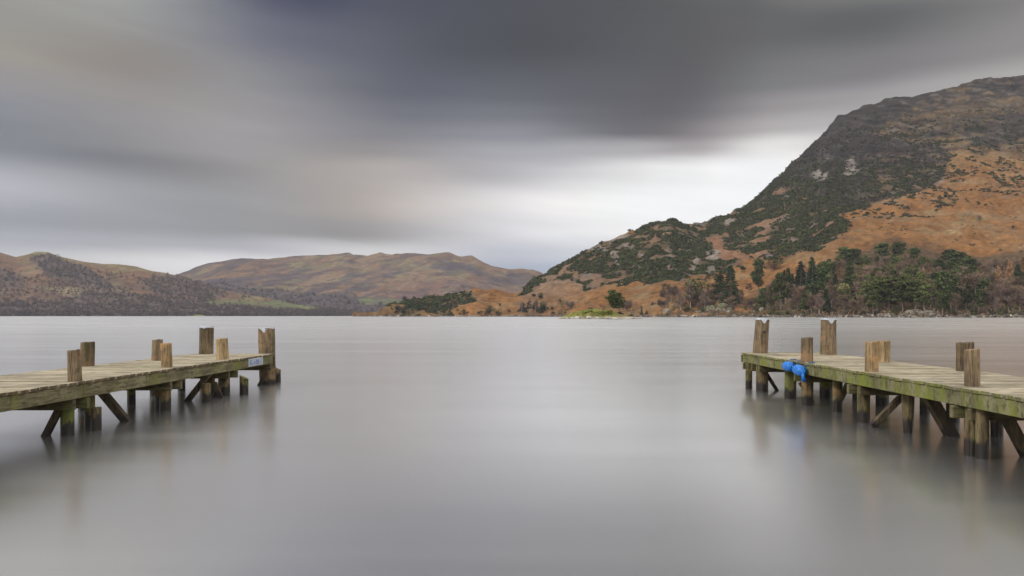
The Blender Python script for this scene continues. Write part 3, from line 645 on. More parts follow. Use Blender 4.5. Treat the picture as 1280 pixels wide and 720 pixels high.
# named, clearly seen trees: (kind, bearing column, base row, top row, width factor, label)
NAMED = [
 ('spruce', 913, 381, 329, 1.15, 'big dark conical evergreen beside the rocky mound on the right shore'),
 ('pine', 900, 380, 342, .9, 'dark pine half hidden on the uphill side of the big dark conical evergreen'),
 ('olive_round', 871, 383, 343, 1.1, 'olive round-topped tree above the rocky mound'),
 ('pine', 948, 373, 323, .75, 'tall slim pine with a long bare trunk standing alone in orange bracken'),
 ('round', 928, 341, 330, 1., 'small dark round bush alone in the orange bracken gap'),
 ('birch', 862, 388, 352, 1., 'bare reddish birch at the lakeward foot of the bracken slope'),
 ('birch', 851, 390, 362, 1., 'low bare birch at the end of the bracken slope beside the mound'),
 ('birch', 880, 390, 360, 1., 'bare birch between the olive round tree and the rocky mound'),
 ('spruce', 985, 386, 332, .75, 'narrow dark spruce at the near end of the right shore wood'),
 ('olive_pine', 975, 391, 340, .8, 'olive pine with a pale trunk down to the pink bracken bank'),
 ('spruce', 1001, 380, 324, .9, 'tall dark spruce rising over its neighbours at the near end of the wood'),
 ('spruce', 1015, 384, 318, .8, 'tallest of the dark spruces at the near end of the wood'),
 ('pine', 1028, 380, 326, .9, 'broad dark pine right behind the capped post of the right jetty'),
 ('pine', 1055, 330, 308, 2.0, 'dark spreading pine on the upper edge of the wood below the bracken'),
 ('pine', 1068, 332, 310, 1.9, 'dark pine next to the spreading one on the upper edge of the wood'),
 ('pine', 1104, 328, 303, 1.9, 'green pine where the upper edge of the wood steps up the slope'),
 ('pine', 1122, 326, 302, 1.9, 'green pine topping the upper edge of the wood'),
 ('pine', 1143, 330, 309, 1.7, 'small green pine at the end of the upper pine row'),
 ('pine', 1187, 336, 311, 1.9, 'dark green pine on the upper edge of the wood below the pale knoll'),
 ('pine', 1200, 340, 314, 1.9, 'thick dark pine beside the one below the pale knoll'),
 ('pine', 1214, 345, 322, 1.7, 'lower dark pine last in the group below the pale knoll'),
 ('olive_pine', 1084, 391, 352, 1.25, 'olive pine first in the low olive clump on the rocky point'),
 ('olive_pine', 1098, 392, 347, 1.25, 'olive pine second in the low olive clump on the rocky point'),
 ('olive_pine', 1112, 392, 345, 1.25, 'olive pine in the middle of the clump above the pale shore rocks'),
 ('olive_pine', 1128, 391, 348, 1.25, 'olive pine above the widest gap in the pale shore rocks'),
 ('olive_pine', 1143, 391, 350, 1.25, 'olive pine over the largest pale shore boulder'),
 ('olive_pine', 1157, 392, 354, 1.2, 'olive pine last in the clump, leaning over the pale boulders'),
 ('pine', 1178, 390, 338, 1.1, 'tall green pine with a reddish trunk beside the olive clump'),
 ('pine', 1190, 391, 350, 1.1, 'low green pine beside the tall one with the reddish trunk'),
 ('bare', 1216, 391, 338, 1.25, 'large bare tree with spreading pale limbs near the larches'),
 ('larch', 1248, 372, 330, .8, 'orange larch standing apart from the dark spruce'),
 ('larch', 1262, 362, 322, .85, 'orange larch with the tallest tip beside the dark spruce'),
 ('larch', 1279, 360, 319, .85, 'orange larch at the very edge of the frame'),
 ('spruce', 1272, 376, 328, .95, 'dark spruce among the orange larches'),
 ('birch', 1262, 392, 357, 1.6, 'wide pale-twigged bare tree leaning over the shore below the larches'),
 ('birch', 1240, 392, 362, 1.5, 'grey bare waterside tree below the lone orange larch'),
 ('birch', 1276, 392, 366, 1.4, 'low grey bare tree at the water at the edge of the frame'),
 ('round', 659, 369, 363, 1.1, 'round dark evergreen, lowest on the slope of three at the promontory neck'),
 ('round', 667, 373.5, 365.5, 1.1, 'round dark evergreen, middle of three at the promontory neck'),
 ('round', 676, 373, 364, 1.3, 'round dark evergreen, widest of three at the promontory neck'),
 ('birch', 662, 391, 373, 1., 'bare birch with a white trunk by the promontory neck'),
 ('birch', 670, 391, 373, 1., 'bare birch close beside the dark green shore bushes'),
 ('birch', 652, 391, 376, 1.1, 'low bare birch at the lakeward end of the shore birches'),
 ('round', 679, 389, 375, 1.4, 'dark green tree behind the birches on the bracken shore'),
 ('bare_shrub', 714, 386, 371, 1., 'bare purplish shrub alone on the bracken slope'),
 ('bare_shrub', 783, 389, 368, 1.1, 'bare reddish shrub behind the island pine'),
 ('bare_shrub', 816, 383, 372, 1., 'small bare grey shrub on the open bracken slope'),
 ('bare_shrub', 828, 368, 358, .9, 'tiny bare shrub high on the open bracken slope'),
 ('round', 738, 392, 383, 1.6, 'low dark bush by the water behind the island'),
 ('spruce', 802, 393, 385, 1.2, 'small dark fir on the shore beyond the island'),
 ('round', 808, 393, 387, 1.3, 'small round dark bush next to the little shore fir'),
 ('shrub', 700, 378, 373, 1.6, 'flat dark bush beside the bracken path'),
 ('bare', 567, 388, 373, 1.3, 'bare round tree on the crest of the promontory'),
 ('round', 530, 375, 369, 1., 'dark round bush on the promontory skyline'),
 ('round', 557, 378, 370, 1.2, 'dark bush beside the bare tree on the promontory'),
 ('shrub', 580, 393, 385, 1.6, 'green bush at the water below the promontory bracken'),
 ('shrub', 612, 393, 380, 1.5, 'tall green bush on the promontory shore'),
 ('shrub', 622, 394, 386, 1.8, 'low green bush on the promontory shore'),
 ('round', 625, 383, 378, 1., 'small dark bush standing above the low green promontory bush'),
 ('bare', 1224, 280, 268, 1.1, 'lone bare tree on a green patch high on the fell'),
 ('round', 1266, 286, 281, 1.3, 'lone dark bush on the open fell above the larches'),
]
used = []
for kind, x, yb, yt, wf, lab in NAMED:
    b_ = R.at(x, yb); D = b_[1]; h = (H+(YH-yt)/F*D)-b_[2]; h = max(h, 3.)
    b_[2] -= .3
    tree(kind, b_, h, wf, lab); used.append((x, yb))

ORD = 'first second third fourth fifth sixth seventh eighth ninth tenth eleventh twelfth thirteenth fourteenth fifteenth sixteenth seventeenth eighteenth nineteenth twentieth'.split()
def ordw(i):
    if i < 20: return ORD[i]
    t = {2: 'twenty', 3: 'thirty', 4: 'forty'}[(i+1)//10]; u = (i+1) % 10
    return (t[:-1]+'ieth') if u == 0 else t+'-'+ORD[u-1]
# rows of the right shore wood: (name, mean base row, first col, last col, step, height range m)
top_w = interp([(940, 345), (985, 332), (1060, 315), (1110, 306), (1150, 310), (1215, 322), (1240, 320), (1330, 310)])
rows = [('waterside', 392, 955, 1330, 10, (12, 19)), ('second', 386, 952, 1330, 8.5, (17, 23)), ('third', 377, 958, 1330, 8.5, (17, 23)), ('fourth', 367, 965, 1330, 8.5, (16, 22)),
        ('fifth', 357, 990, 1330, 8.5, (15, 21)), ('sixth', 348, 1010, 1330, 8.5, (14, 19)), ('seventh', 340, 1036, 1330, 9, (12, 16)), ('top', 332, 1050, 1225, 9.5, (10, 13))]
rk_ = random.Random(3)
for rn, yb, xa, xb, stp, hr in rows:
    items = []; x = xa
    while x < xb:
        xx = x+rk_.uniform(-3, 3); yy = yb+rk_.uniform(-3, 3); x += stp
        if rn != 'waterside' and yy < top_w(xx)+14: continue
        if rn in ('waterside',) and 1078 < xx < 1165 and rk_.random() < .5: continue
        if any(abs(xx-u) < 5 and abs(yy-v) < 4 for u, v in used): continue
        q = rk_.random()
        if xx < 1045: kind = 'spruce' if q < .22 else 'pine' if q < .38 else 'birch' if q < .55 else 'bare'
        elif 1165 < xx < 1215: kind = 'pine' if q < .5 else 'bare'
        elif 1080 < xx < 1165 and yb > 370: kind = 'olive_pine' if q < .45 else 'pine' if q < .6 else 'birch' if q < .75 else 'bare'
        elif xx > 1230: kind = 'birch' if q < .35 else 'larch' if q < .42 and yb < 380 else 'bare'
        else: kind = 'pine' if q < .32 else 'olive_round' if q < .46 else 'larch' if q < .50 else 'birch' if q < .55 else 'bare'
        items.append((xx, yy, kind, rk_.uniform(*hr), rk_.uniform(.85, 1.25)))
    cnt = {}
    for xx, yy, kind, h, wf in items:
        k = cnt[kind] = cnt.get(kind, 0)+1
        b_ = R.at(xx, yy); b_[2] -= .3
        adj = KIND[kind][1]
        where = f'in the {rn} row of the shore wood'
        tree(kind, b_, h*(.95 if kind in ('bare', 'birch') else 1.05), wf, f'{adj}, {ordw(k-1)} from the left {where}', 'trees of the right shore wood')
# low shrubs under the wood edge, on the mound and on the promontory
def bush_row(xs, ys, hs, kinds, where, group, seed):
    rr = random.Random(seed); cnt = {}
    for i, x in enumerate(sorted(xs)):
        kind = rr.choice(kinds); k = cnt[kind] = cnt.get(kind, 0)+1
        b_ = R.at(x, ys(x) if callable(ys) else rr.uniform(*ys)); b_[2] -= .4
        tree(kind, b_, rr.uniform(*hs), rr.uniform(1.1, 1.7), f'{KIND[kind][1]}, {ordw(k-1)} from the left {where}', group)
rr = random.Random(9)
bush_row([rr.uniform(486, 560) for _ in range(34)], (372, 393), (4, 7.5), ['shrub', 'round'], 'on the rocky tip of the promontory', 'bushes on the promontory tip', 1)
bush_row([rr.uniform(570, 645) for _ in range(8)], (388, 394), (3, 5), ['shrub', 'round', 'bare_shrub'], 'along the bracken shore of the promontory', 'bushes along the promontory shore', 2)
bush_row([rr.uniform(648, 695) for _ in range(20)], (384, 393), (4, 8), ['shrub', 'bare_shrub', 'round'], 'below the three round evergreens', 'bushes below the round evergreens', 3)
bush_row([rr.uniform(848, 945) for _ in range(34)], (374, 393), (4, 7), ['shrub', 'bare_shrub', 'shrub'], 'around the rocky mound on the right shore', 'bushes around the rocky mound', 4)
bush_row([rr.uniform(955, 1290) for _ in range(26)], (392, 395), (3, 5.5), ['round', 'bare_shrub', 'shrub'], 'at the water under the right shore wood', 'shrubs under the shore wood', 5)
bush_row([rr.uniform(825, 940) for _ in range(26)], (362, 388), (8, 13), ['bare', 'birch', 'bare_shrub'], 'in the thin scrub above the rocky mound', 'thin trees above the rocky mound', 6)
bush_row([rr.uniform(958, 1030) for _ in range(9)], (330, 345), (8, 11), ['larch', 'bare', 'larch'], 'on the bracken between the scrub and the wood', 'trees on the bracken above the wood', 8)
for i, (x, y, h) in enumerate([(950, 246, 6), (962, 235, 5), (931, 262, 5), (893, 276, 5), (990, 207, 5)]):
    b_ = R.pt(x, R.Dr(x)-4); tree('round', b_-np.array([0, 0, .5]), h, 1.1, ['tiny dark tree on the bright skyline halfway up the steep edge', 'tiny dark tree on the skyline just above the halfway one', 'tiny dark tree on the skyline at the foot of the steep edge', 'tiny dark tree in the skyline dip beyond the scrub hump', 'highest of the tiny dark trees on the steep skyline edge'][i])

wx_ = sm(poly_sd(R.X, R.Y, [(938, 396), (938, 378), (1000, 356), (1060, 332), (1130, 314), (1215, 330), (1290, 326), (1500, 326), (1500, 396)]), -3, 3)
rg = np.random.default_rng(77); p = scatter(R, wx_, 2000, rg); r = rg.uniform(1.6, 3.8, len(p))
A = clump_cloud(p, r, r*1.3, palette(len(p), [(.18, .13, .088), (.22, .16, .105), (.14, .105, .07), (.06, .07, .028), (.085, .10, .035), (.24, .145, .078)], rg), 46, .16, rg)
wl_ = sm(poly_sd(R.X, R.Y, [(818, 396), (832, 376), (858, 356), (880, 350), (905, 362), (940, 378), (940, 396)]), -3, 3)+.35*sm(poly_sd(R.X, R.Y, [(690, 396), (700, 378), (760, 372), (800, 378), (812, 396)]), -3, 3)
p = scatter(R, wl_*(fbm(np.stack([R.wx, R.D, R.Z], -1)/18+4, 3) > -.12), 520, rg); r = rg.uniform(1.2, 3., len(p))
B = clump_cloud(p, r, r*1.2, palette(len(p), [(.17, .11, .08), (.20, .13, .09), (.13, .09, .07), (.07, .08, .03)], rg), 40, .17, rg)
o = soup('undergrowth', [A, B], M_leaf); o['kind'] = 'stuff'; o['label'] = 'bare brown undergrowth along the right shore and in its wood'
# ------------------------------------------------------------------ rocks
def rock_mesh(rx, ry, rz, seed, moss=.3, n=14, bright=(.27, .24, .205)):
    rgk = np.random.default_rng(seed); V = []; 
    for i in range(n+1):
        th = math.pi*i/n
        for j in range(2*n):
            ph = math.pi*j/n; V.append((math.sin(th)*math.cos(ph), math.sin(th)*math.sin(ph), math.cos(th)))
    V = np.array(V); q = fbm(V*1.6+seed*3.1, 4); q2 = fbm(V*4+seed, 3)
    V = V*(1+.42*q+.26*q2)[:, None]
    V = np.sign(V)*np.abs(V)**.85
    q4 = fbm(V*9+seed*1.7, 3); C = np.array(bright)*(1+.6*q2+.5*q4)[:, None]; V = V*(1+.10*q4)[:, None]
    mm = sm(V[:, 2]+q*.5, .25, .6)*moss; C = C*(1-mm[:, None])+np.array((.085, .095, .03))*mm[:, None]
    V = V*np.array([rx, ry, rz]); m = 2*n
    Q = np.array([(i*m+j, (i+1)*m+j, (i+1)*m+(j+1) % m, i*m+(j+1) % m) for i in range(n) for j in range(m)])
    return np_mesh('boulder', V, Q, 4, np.clip(C, .01, .8), False)
def boulder(x, D, z, r, seed, label, moss=.3, group=None, bright=(.27, .24, .205)):
    o = link('boulder', rock_mesh(*r, seed, moss, 22, bright), M_rock); o.location = ((x-640)/F*D, D, z); tag(o, label, 'rock', group); return o
for i, (x, yb, r, lab) in enumerate([
    (1143, 392, (6, 4, 2.6), 'broad pale boulder at the water under the olive pines'),
    (1151, 393, (4, 3, 2.2), 'pale boulder touching the far end of the broad pale one'),
    (1160, 393, (4.5, 3, 2.4), 'long smooth pale boulder last on the rocky point'),
    (1166, 393.5, (3, 2.5, 1.6), 'low pale slab running out from the rocky point'),
    (1130, 393, (3, 3, 1.7), 'pale boulder on the near side of the broad one'),
    (1113, 394, (4, 2.5, 1.4), 'small pale slab in the middle of the rocky point'),
    (1101, 394, (3, 2, 1.2), 'low pale rock at the first olive pines'),
    (1085, 394, (3, 2, 1.4), 'low pale rock at the near end of the rocky point'),
    (903, 389, (6, 5, 6.5), 'craggy pale outcrop on the face of the rocky mound'),
    (889, 389, (7, 5, 5.0), 'mossy outcrop forming the shoulder of the rocky mound'),
    (875, 391, (6, 5, 3.2), 'low mossy rock at the lakeward foot of the mound'),
    (912, 391, (3, 3, 4.4), 'steep grey rock at the inland foot of the mound'),
    (833, 391, (3, 3, 4), 'pale upright rock at the shore below the bare birches'),
    (952, 390, (2, 2, 4), 'pale upright rock in the bank below the slim pine')]):
    b_ = R.at(x, yb); boulder(x, b_[1]-1, b_[2]-.2, r, 40+i, lab, .75 if 870 < x < 915 else .25)
# shore stones: uncountable
rs = np.random.default_rng(8); VC = []
xs_ = rs.uniform(480, 1500, 2600); dd = Ds_R(xs_)+rs.uniform(-5, 3, 2600)+4*vnoise(np.stack([xs_/9, xs_*0, xs_*0], -1))
pp = np.stack([(xs_-640)/F*dd, dd, np.full(2600, -.1)], -1); rr_ = rs.uniform(.25, .8, 2600)**1.0+1.0*(rs.uniform(0, 1, 2600) > .95)
bright = np.array([(.16, .13, .11), (.30, .27, .23), (.5, .46, .40)])[rs.choice(3, 2600, p=[.72, .21, .07])]
o = soup('shore_stones', [clump_cloud(pp, rr_*1.5, rr_, bright, 9, .8, rs)], M_rock); o['kind'] = 'stuff'; o['label'] = 'pale stones strewn along the right shore'

# ------------------------------------------------------------------ islands
def island(name, label, xc, D, w_, dep, hgt, seed):
    n, m = 48, 24; V = []; C = []
    for i in range(n):
        a = 2*math.pi*i/n
        for j in range(m):
            r = (j+.5)/(m-.5)*1.12; V.append((math.cos(a)*r, math.sin(a)*r))
    V = np.array(V); r = np.hypot(V[:, 0], V[:, 1]); q3 = np.stack([V[:, 0]*3, V[:, 1]*3, r*0+seed], -1)
    nz = fbm(q3, 4); edge = 1+.16*nz
    z = hgt*np.clip(1-(r/edge)**3, -1.2, 1)*(1+.35*fbm(q3*2.5, 3))*np.interp(V[:, 0], [-1, -.6, .1, .6, 1], [.9, 1.05, 1, .42, .35])
    c = np.zeros((len(V), 3))+np.array((.165, .18, .042)); c = lay(c, sm(fbm(q3*3+4, 3), 0, .3)*.7, (.17, .13, .055))
    c = lay(c, sm(V[:, 0], .25, .5)*.75, (.20, .15, .08))
    c = lay(c, sm(-(z/hgt), -.32, -.12), (.30, .26, .21)); c = lay(c, sm(-(z/hgt), -.32, -.1)*sm(fbm(q3*9, 2), 0, .25), (.46, .43, .38)); c = lay(c, sm(-z, -.16, .0), (.05, .045, .04))
    W3 = np.stack([V[:, 0]*w_/2, V[:, 1]*dep/2, z], -1); idx = np.arange(n*m).reshape(n, m)
    Q = np.concatenate([np.stack([idx[:, :-1], idx[:, 1:], np.roll(idx, -1, 0)[:, 1:], np.roll(idx, -1, 0)[:, :-1]], -1).reshape(-1, 4)])
    W3 = np.concatenate([W3, [[0, 0, hgt]]]); c = np.concatenate([c, [[.27, .30, .045]]])
    T3 = [(n*m, idx[i, 0], idx[(i+1) % n, 0]) for i in range(n)]
    me = bpy.data.meshes.new(name); me.from_pydata(W3.tolist(), [], Q.tolist()+T3); me.update()
    at = me.color_attributes.new('Col', 'FLOAT_COLOR', 'POINT'); cc = np.ones((len(W3), 4), np.float32); cc[:, :3] = np.clip(c, .01, .8); at.data.foreach_set('color', cc.ravel())
    o = link(name, me, M_rock); o.location = ((xc-640)/F*D, D, 0); o['kind'] = 'structure'
    return o
DI = 330.
island('island', '', 752, DI, 34.5, 13, 3.5, 2)
ri = np.random.default_rng(4)
ps = np.stack([ri.uniform(-14, 4, 420), ri.uniform(-5, 4, 420)], -1); ok = (ps[:, 0]/15)**2+(ps[:, 1]/6)**2 < .8
ps = ps[ok]; zz = 3.4*(1-np.clip(np.hypot(ps[:, 0]/17, ps[:, 1]/6.5), 0, 1)**2.4)*.95
pp = np.stack([(752-640)/F*DI+ps[:, 0], DI+ps[:, 1], zz-.1], -1); rr_ = ri.uniform(.35, .8, len(pp))
o = soup('island_heather', [clump_cloud(pp, rr_*1.3, rr_*.6, palette(len(pp), [(.20, .22, .04), (.15, .18, .035), (.14, .11, .045), (.24, .24, .055)], ri), 14, .5, ri)], M_leaf); o['kind'] = 'stuff'; o['label'] = 'yellow-green heather and grass over the island'
xi = (752-640)/F*DI
def special(kind, x, D, z, ytop, wf, lab):
    h = H+(YH-ytop)/F*D-z; return tree(kind, ((x-640)/F*D, D, z-.3), h, wf, lab)
random.seed(12)
special('pine', 765, DI+2, 1.8, 361, 1.15, 'wind-shaped dark pine standing on the island')
special('pine', 772.5, DI+3, 1.3, 365, 1.35, 'fuller lower pine standing shoulder to shoulder with the wind-shaped island pine')
special('round', 775, DI+1, .9, 387.5, 1.4, 'small dark bush at the foot of the island pines')
special('shrub', 787, DI, .8, 392, 1.6, 'low green bush near the flat end of the island')
for i, (x, a, b_, lab) in enumerate([(722, 1.3, .8, 'pale rock at the lakeward edge of the island'), (736, 1.6, .9, 'largest pale rock along the island front'), (746, 1.1, .7, 'small pale rock in the middle of the island front'), (760, 1.2, .7, 'pale rock below the island pine'), (789, .9, .5, 'pale rock on the low tail of the island')]):
    boulder(x, DI-6.0+abs(x-752)*.06, .25, (a, a*.8, b_), 80+i, lab, .1, bright=(.5, .46, .42))
island('islet', '', 250, 1450, 26, 14, 2.6, 5)
for i, x in enumerate([245, 249, 254]):
    tree('shrub', ((x-640)/F*1450, 1452, 1.4), [4.5, 6.5, 5][i], 1.2, ['low green bush on the islet off the left shore', 'tallest green bush on the islet off the left shore', 'green bush closing the islet off the left shore'][i])

# ------------------------------------------------------------------ jetties
def pile_obj(name, parent, org, x, y, z0, z1, r, mat, seed, lean=(0, 0), rot=0., taper=.06, tilt=0.):
    """round timber with uneven surface; lean = offset of the top in x, y"""
    ns = 36; zs = list(np.linspace(z0, z1-.02, 14))+[z1-.004, z1]
    V = []; rg_ = np.random.default_rng(seed)
    for i, z in enumerate(zs):
        t = (z-z0)/(z1-z0)
        for k in range(ns):
            a = 2*math.pi*k/ns
            q = float(fbm(np.array([math.cos(a)*1.3+seed, math.sin(a)*1.3, z*1.6]), 3))
            g = float(vnoise(np.array([math.cos(a)*7+seed, math.sin(a)*7, z*.8])))
            rad = r*(1-taper*t)*(1+.09*q+.07*g)
            if rot: rad *= 1-rot*max(0, 1-(z+.05)/.35)*(.5+.8*abs(q)*2)
            if i == len(zs)-1: rad *= .93
            zz = z+(tilt*math.cos(a) if i >= len(zs)-2 else 0)+(.010*g if i >= len(zs)-2 else 0)
            V.append((x+lean[0]*t+rad*math.cos(a), y+lean[1]*t+rad*math.sin(a), zz))
    n = len(zs); mb = MB(org)
    Fc = [(i*ns+k, i*ns+(k+1) % ns, (i+1)*ns+(k+1) % ns, (i+1)*ns+k) for i in range(n-1) for k in range(ns)]
    mb.add(V, Fc, True)
    mb.f.append(tuple(range((n-1)*ns, n*ns))); mb.sm.append(False)
    return mb.build(name, mat, parent)
def cap_obj(parent, org, x, y, z, r, v_at, seed, flap=.085):
    """folded zinc sheet over the post top, with a triangular flap"""
    ns = 40; V = []; n2 = 0; rg_ = random.Random(seed)
    for k in range(ns):
        a = 2*math.pi*k/ns; V.append((x+(r+.006)*math.cos(a), y+(r+.006)*math.sin(a), z+.008))
    for k in range(ns):
        a = 2*math.pi*k/ns; d = abs((a-v_at+math.pi) % (2*math.pi)-math.pi)
        dr = .018+.012*rg_.random()+max(0, flap*(1-d/.42))
        V.append((x+(r+.010)*math.cos(a), y+(r+.010)*math.sin(a), z+.006-dr))
    mb = MB(org); mb.add(V, [tuple(range(ns))]+[(k, k+ns, (k+1) % ns+ns, (k+1) % ns) for k in range(ns)])
    o = mb.build('cap', M_cap, parent); s = o.modifiers.new('thick', 'SOLIDIFY'); s.thickness = .003; return o

def jetty(label, org, nearX, width, y0, y1, zd, beam_h, side, M_beam, seed):
    """side: +1 the face towards mid-lake is at +x of the deck (left jetty), -1 the other way"""
    root = thing('wooden_jetty', label, 'jetty', org, 'the two facing jetties'); rj = random.Random(seed)
    farX = lambda y: nearX(y)-side*width
    mb = MB(org); y = y1; th = .036; bw = .150; gap = .022
    while y-bw > y0:
        ov = rj.uniform(-.006, .012)*side; dz = rj.uniform(-.003, .003); sk = rj.uniform(-.004, .004)
        xa, xb = nearX(y-bw/2)+ov+.012*side, farX(y-bw/2)-.012*side+rj.uniform(-.02, .02)
        lo, hi = min(xa, xb), max(xa, xb)
        mb.hexa([(lo, y-bw+sk, zd-th+dz), (hi, y-bw-sk, zd-th+dz), (hi, y-sk, zd-th+dz), (lo, y+sk, zd-th+dz), (lo, y-bw+sk, zd+dz), (hi, y-bw-sk, zd+dz), (hi, y-sk, zd+dz), (lo, y+sk, zd+dz)])
        y -= bw+gap
    dk = mb.build('decking', M_deck, root, .005); dk.data.materials.append(M_beamR if side < 0 else M_grime)
    for pl in dk.data.polygons:
        if abs(pl.normal.x) > .8: pl.material_index = 1
    # long edge beams in lengths butted over the pile rows
    for nm, xf, s_ in (('edge_beam', nearX, side), ('edge_beam', farX, -side), ('middle_beam', lambda y: nearX(y)-side*width/2, side)):
        ya = y1
        while ya > y0:
            yb = max(y0, ya-2.9); mb = MB(org); t = .07; a, b_ = xf(ya), xf(yb)
            lo = zd-th-.004-beam_h; hi = zd-th-.004
            q = [(b_, yb+.004), (b_-s_*t, yb+.004), (a-s_*t, ya), (a, ya)]
            if s_ < 0: q = [q[1], q[0], q[3], q[2]]
            mb.hexa([(u, v, lo) for u, v in q]+[(u, v, hi) for u, v in q])
            mb.build(nm, M_beam if xf is nearX else M_beamD, root, .006); ya = yb
    mb = MB(org); mb.bar((farX(y1), y1+.03, zd-th-.008-beam_h/2), (nearX(y1)+.02*side, y1+.03, zd-th-.008-beam_h/2), .05, beam_h-.006)
    mb.build('end_beam', M_beamD, root, .005)
    return root
def waler(root, org, xa, xb, y, zt, ht, t=.07):
    mb = MB(org); mb.bar((xa, y, zt-ht/2), (xb, y, zt-ht/2), t, ht); return mb.build('cross_beam', M_beamD, root, .006)
def brace(root, org, a, b_, wd=.09, ht=.09):
    mb = MB(org); mb.bar(a, b_, wd, ht, (0, 1, 0)); return mb.build('brace', M_brace, root, .008)
def bolt(root, org, p, nrm, r=.018):
    p = Vector(p); nrm = Vector(nrm); mb = MB(org); mb.tube([p-nrm*.01, p+nrm*.018], r, 8); mb.build('bolt', M_bolt, root)

# ---- left jetty
oL = (-5.8, 12.0, 0.)
nxL = lambda y: -5.08+(y-7.94)*.0333
ZL = .63
JL = jetty('weathered grey jetty with olive-brown edge and a small pale notice, no fenders', oL, nxL, 1.56, 1.0, 16.1, ZL, .155, +1, M_beamL, 1)
postsL = [(94, 476, 437.5, 9.35, .075, M_post, 0), (109, 458, 427.5, 12.15, .105, M_grime, 0), (209, 459.5, 429, 11.85, .082, M_pale, 0), (196, 450.5, 424.5, 13.7, .092, M_post, 0),
          (278, 449.5, 423, 14.0, .108, M_pale, 0), (257.5, 441.3, 408.5, 16.05, .138, M_grime, 1)]
for i, (x, yb, yt, D, r, mt, cap) in enumerate(postsL):
    X = (x-640)/F*D; zt = H+(YH-yt)/F*D
    po = pile_obj('mooring_post', JL, oL, X, D, ZL-.03, zt, r, mt, 10+i, (rj_ := (.012 if i % 2 else -.015), .0), tilt=.006)
    if cap: cap_obj(po, oL, X+rj_, D, zt, r*.95, -1.6, i, .012)
X = (335-640)/F*16.36
po = pile_obj('mooring_post', JL, oL, X+.02, 16.36, -1., H+(YH-410)/F*16.36, .165, M_post, 31, (-.05, 0), taper=.03); cap_obj(po, oL, X-.03, 16.36, H+(YH-410)/F*16.36, .158, -1.62, 5)
# rows of piles under the deck: (y, list of (x, radius, top, rot))
def row(root, org, nx, side, width, y, zu, near, far, double=True, s=0, wz=None):
    zt = zu
    waler(root, org, nx(y)-side*(width-.05), nx(y)-side*.02, y-near[1]-.036, zt, .125)
    if double: waler(root, org, nx(y)-side*(width-.08), nx(y)+side*.03, y+near[1]+.036, zt-.004, .125)
    for bx in (near[0]+side*.0, far[0]): bolt(root, org, (bx, y-near[1]-.071, zt-.062), (0, -1, 0), .016)
    pile_obj('pile', root, org, near[0], y, -1.2, zt+.02, near[1], M_pile, 100+s, (0, 0), near[2] if len(near) > 2 else 0)
    pile_obj('pile', root, org, far[0], y, -1.2, zt+.02, far[1], M_pile, 200+s)
ZuL = ZL-.036-.004-.155-.003
for k, (y, r) in enumerate([(9.35, .075), (11.8, .085), (14.0, .10), (6.9, .08), (4.4, .08), (1.9, .08)]):
    row(JL, oL, nxL, 1, 1.56, y, ZuL, (nxL(y)-.16, r), (nxL(y)-1.36, r), True, k)
waler(JL, oL, nxL(16)-1.5, nxL(16)-.0, 15.98, ZuL, .125)
pile_obj('pile', JL, oL, (257-640)/F*16.05, 16.05, -1.2, ZuL-.02, .11, M_pile, 301)
for (x, D, r, top, sd) in [(112, 10.05, .065, .62, 310), (120, 9.75, .062, .28, 311), (164, 12.6, .065, .4, 312), (200, 12.1, .08, .42, 313), (258, 12.95, .075, .30, 314), (262, 14.5, .1, .4, 315), (227, 14.9, .07, .42, 316)]:
    pile_obj('pile', JL, oL, (x-640)/F*D, D, -1.2, min(top, ZuL-.13 if D in (12.1,) else ZuL), r, M_pile, sd)
def pb(root, org, x0, y0, D0, x1, y1, D1, wd=.075):
    a, b_ = P(x0, y0, D0), P(x1, y1, D1); d = b_-a; b2 = a+d*1.8 if y1 > y0 else b_; brace(root, org, a, b2, wd, wd)
pb(JL, oL, 83, 494, 9.3, 57, 545, 9.3, .075)
pb(JL, oL, 124, 486, 10.6, 150, 517, 10.6, .10)
pb(JL, oL, 262, 466, 13.1, 233, 503, 13.1, .085)
pb(JL, oL, 268, 478, 13.6, 278, 500, 13.6, .07)   
brace(JL, oL, P(283, 470, 13.9), P(262, 508, 13.9), .07, .07)
brace(JL, oL, P(333, 466, 16.0), P(320, 488, 16.0), .06, .06)
bolt(JL, oL, (P(91, 0, 9.235)[0], 9.235, .37), (0, -1, 0), .03)
# ---- stumps in the water beside the left jetty
def stump(x, D, r, top, seed, label, tilt=.03):
    t = thing('timber_stump', label, 'stump', ((x-640)/F*D, D, 0), 'cut stumps by the left jetty')
    pile_obj('post', t, (0, 0, 0), 0, 0, -1.2, top, r, M_pile, seed, (.0, 0), tilt=tilt)
stump(305, 14.2, .078, .30, 401, 'short cut-off timber stump standing in water just outside the jetty edge', -.035)
stump(346.5, 16.75, .075, .285, 402, 'slim slanted stump close behind the tall end post of the left jetty', -.05)
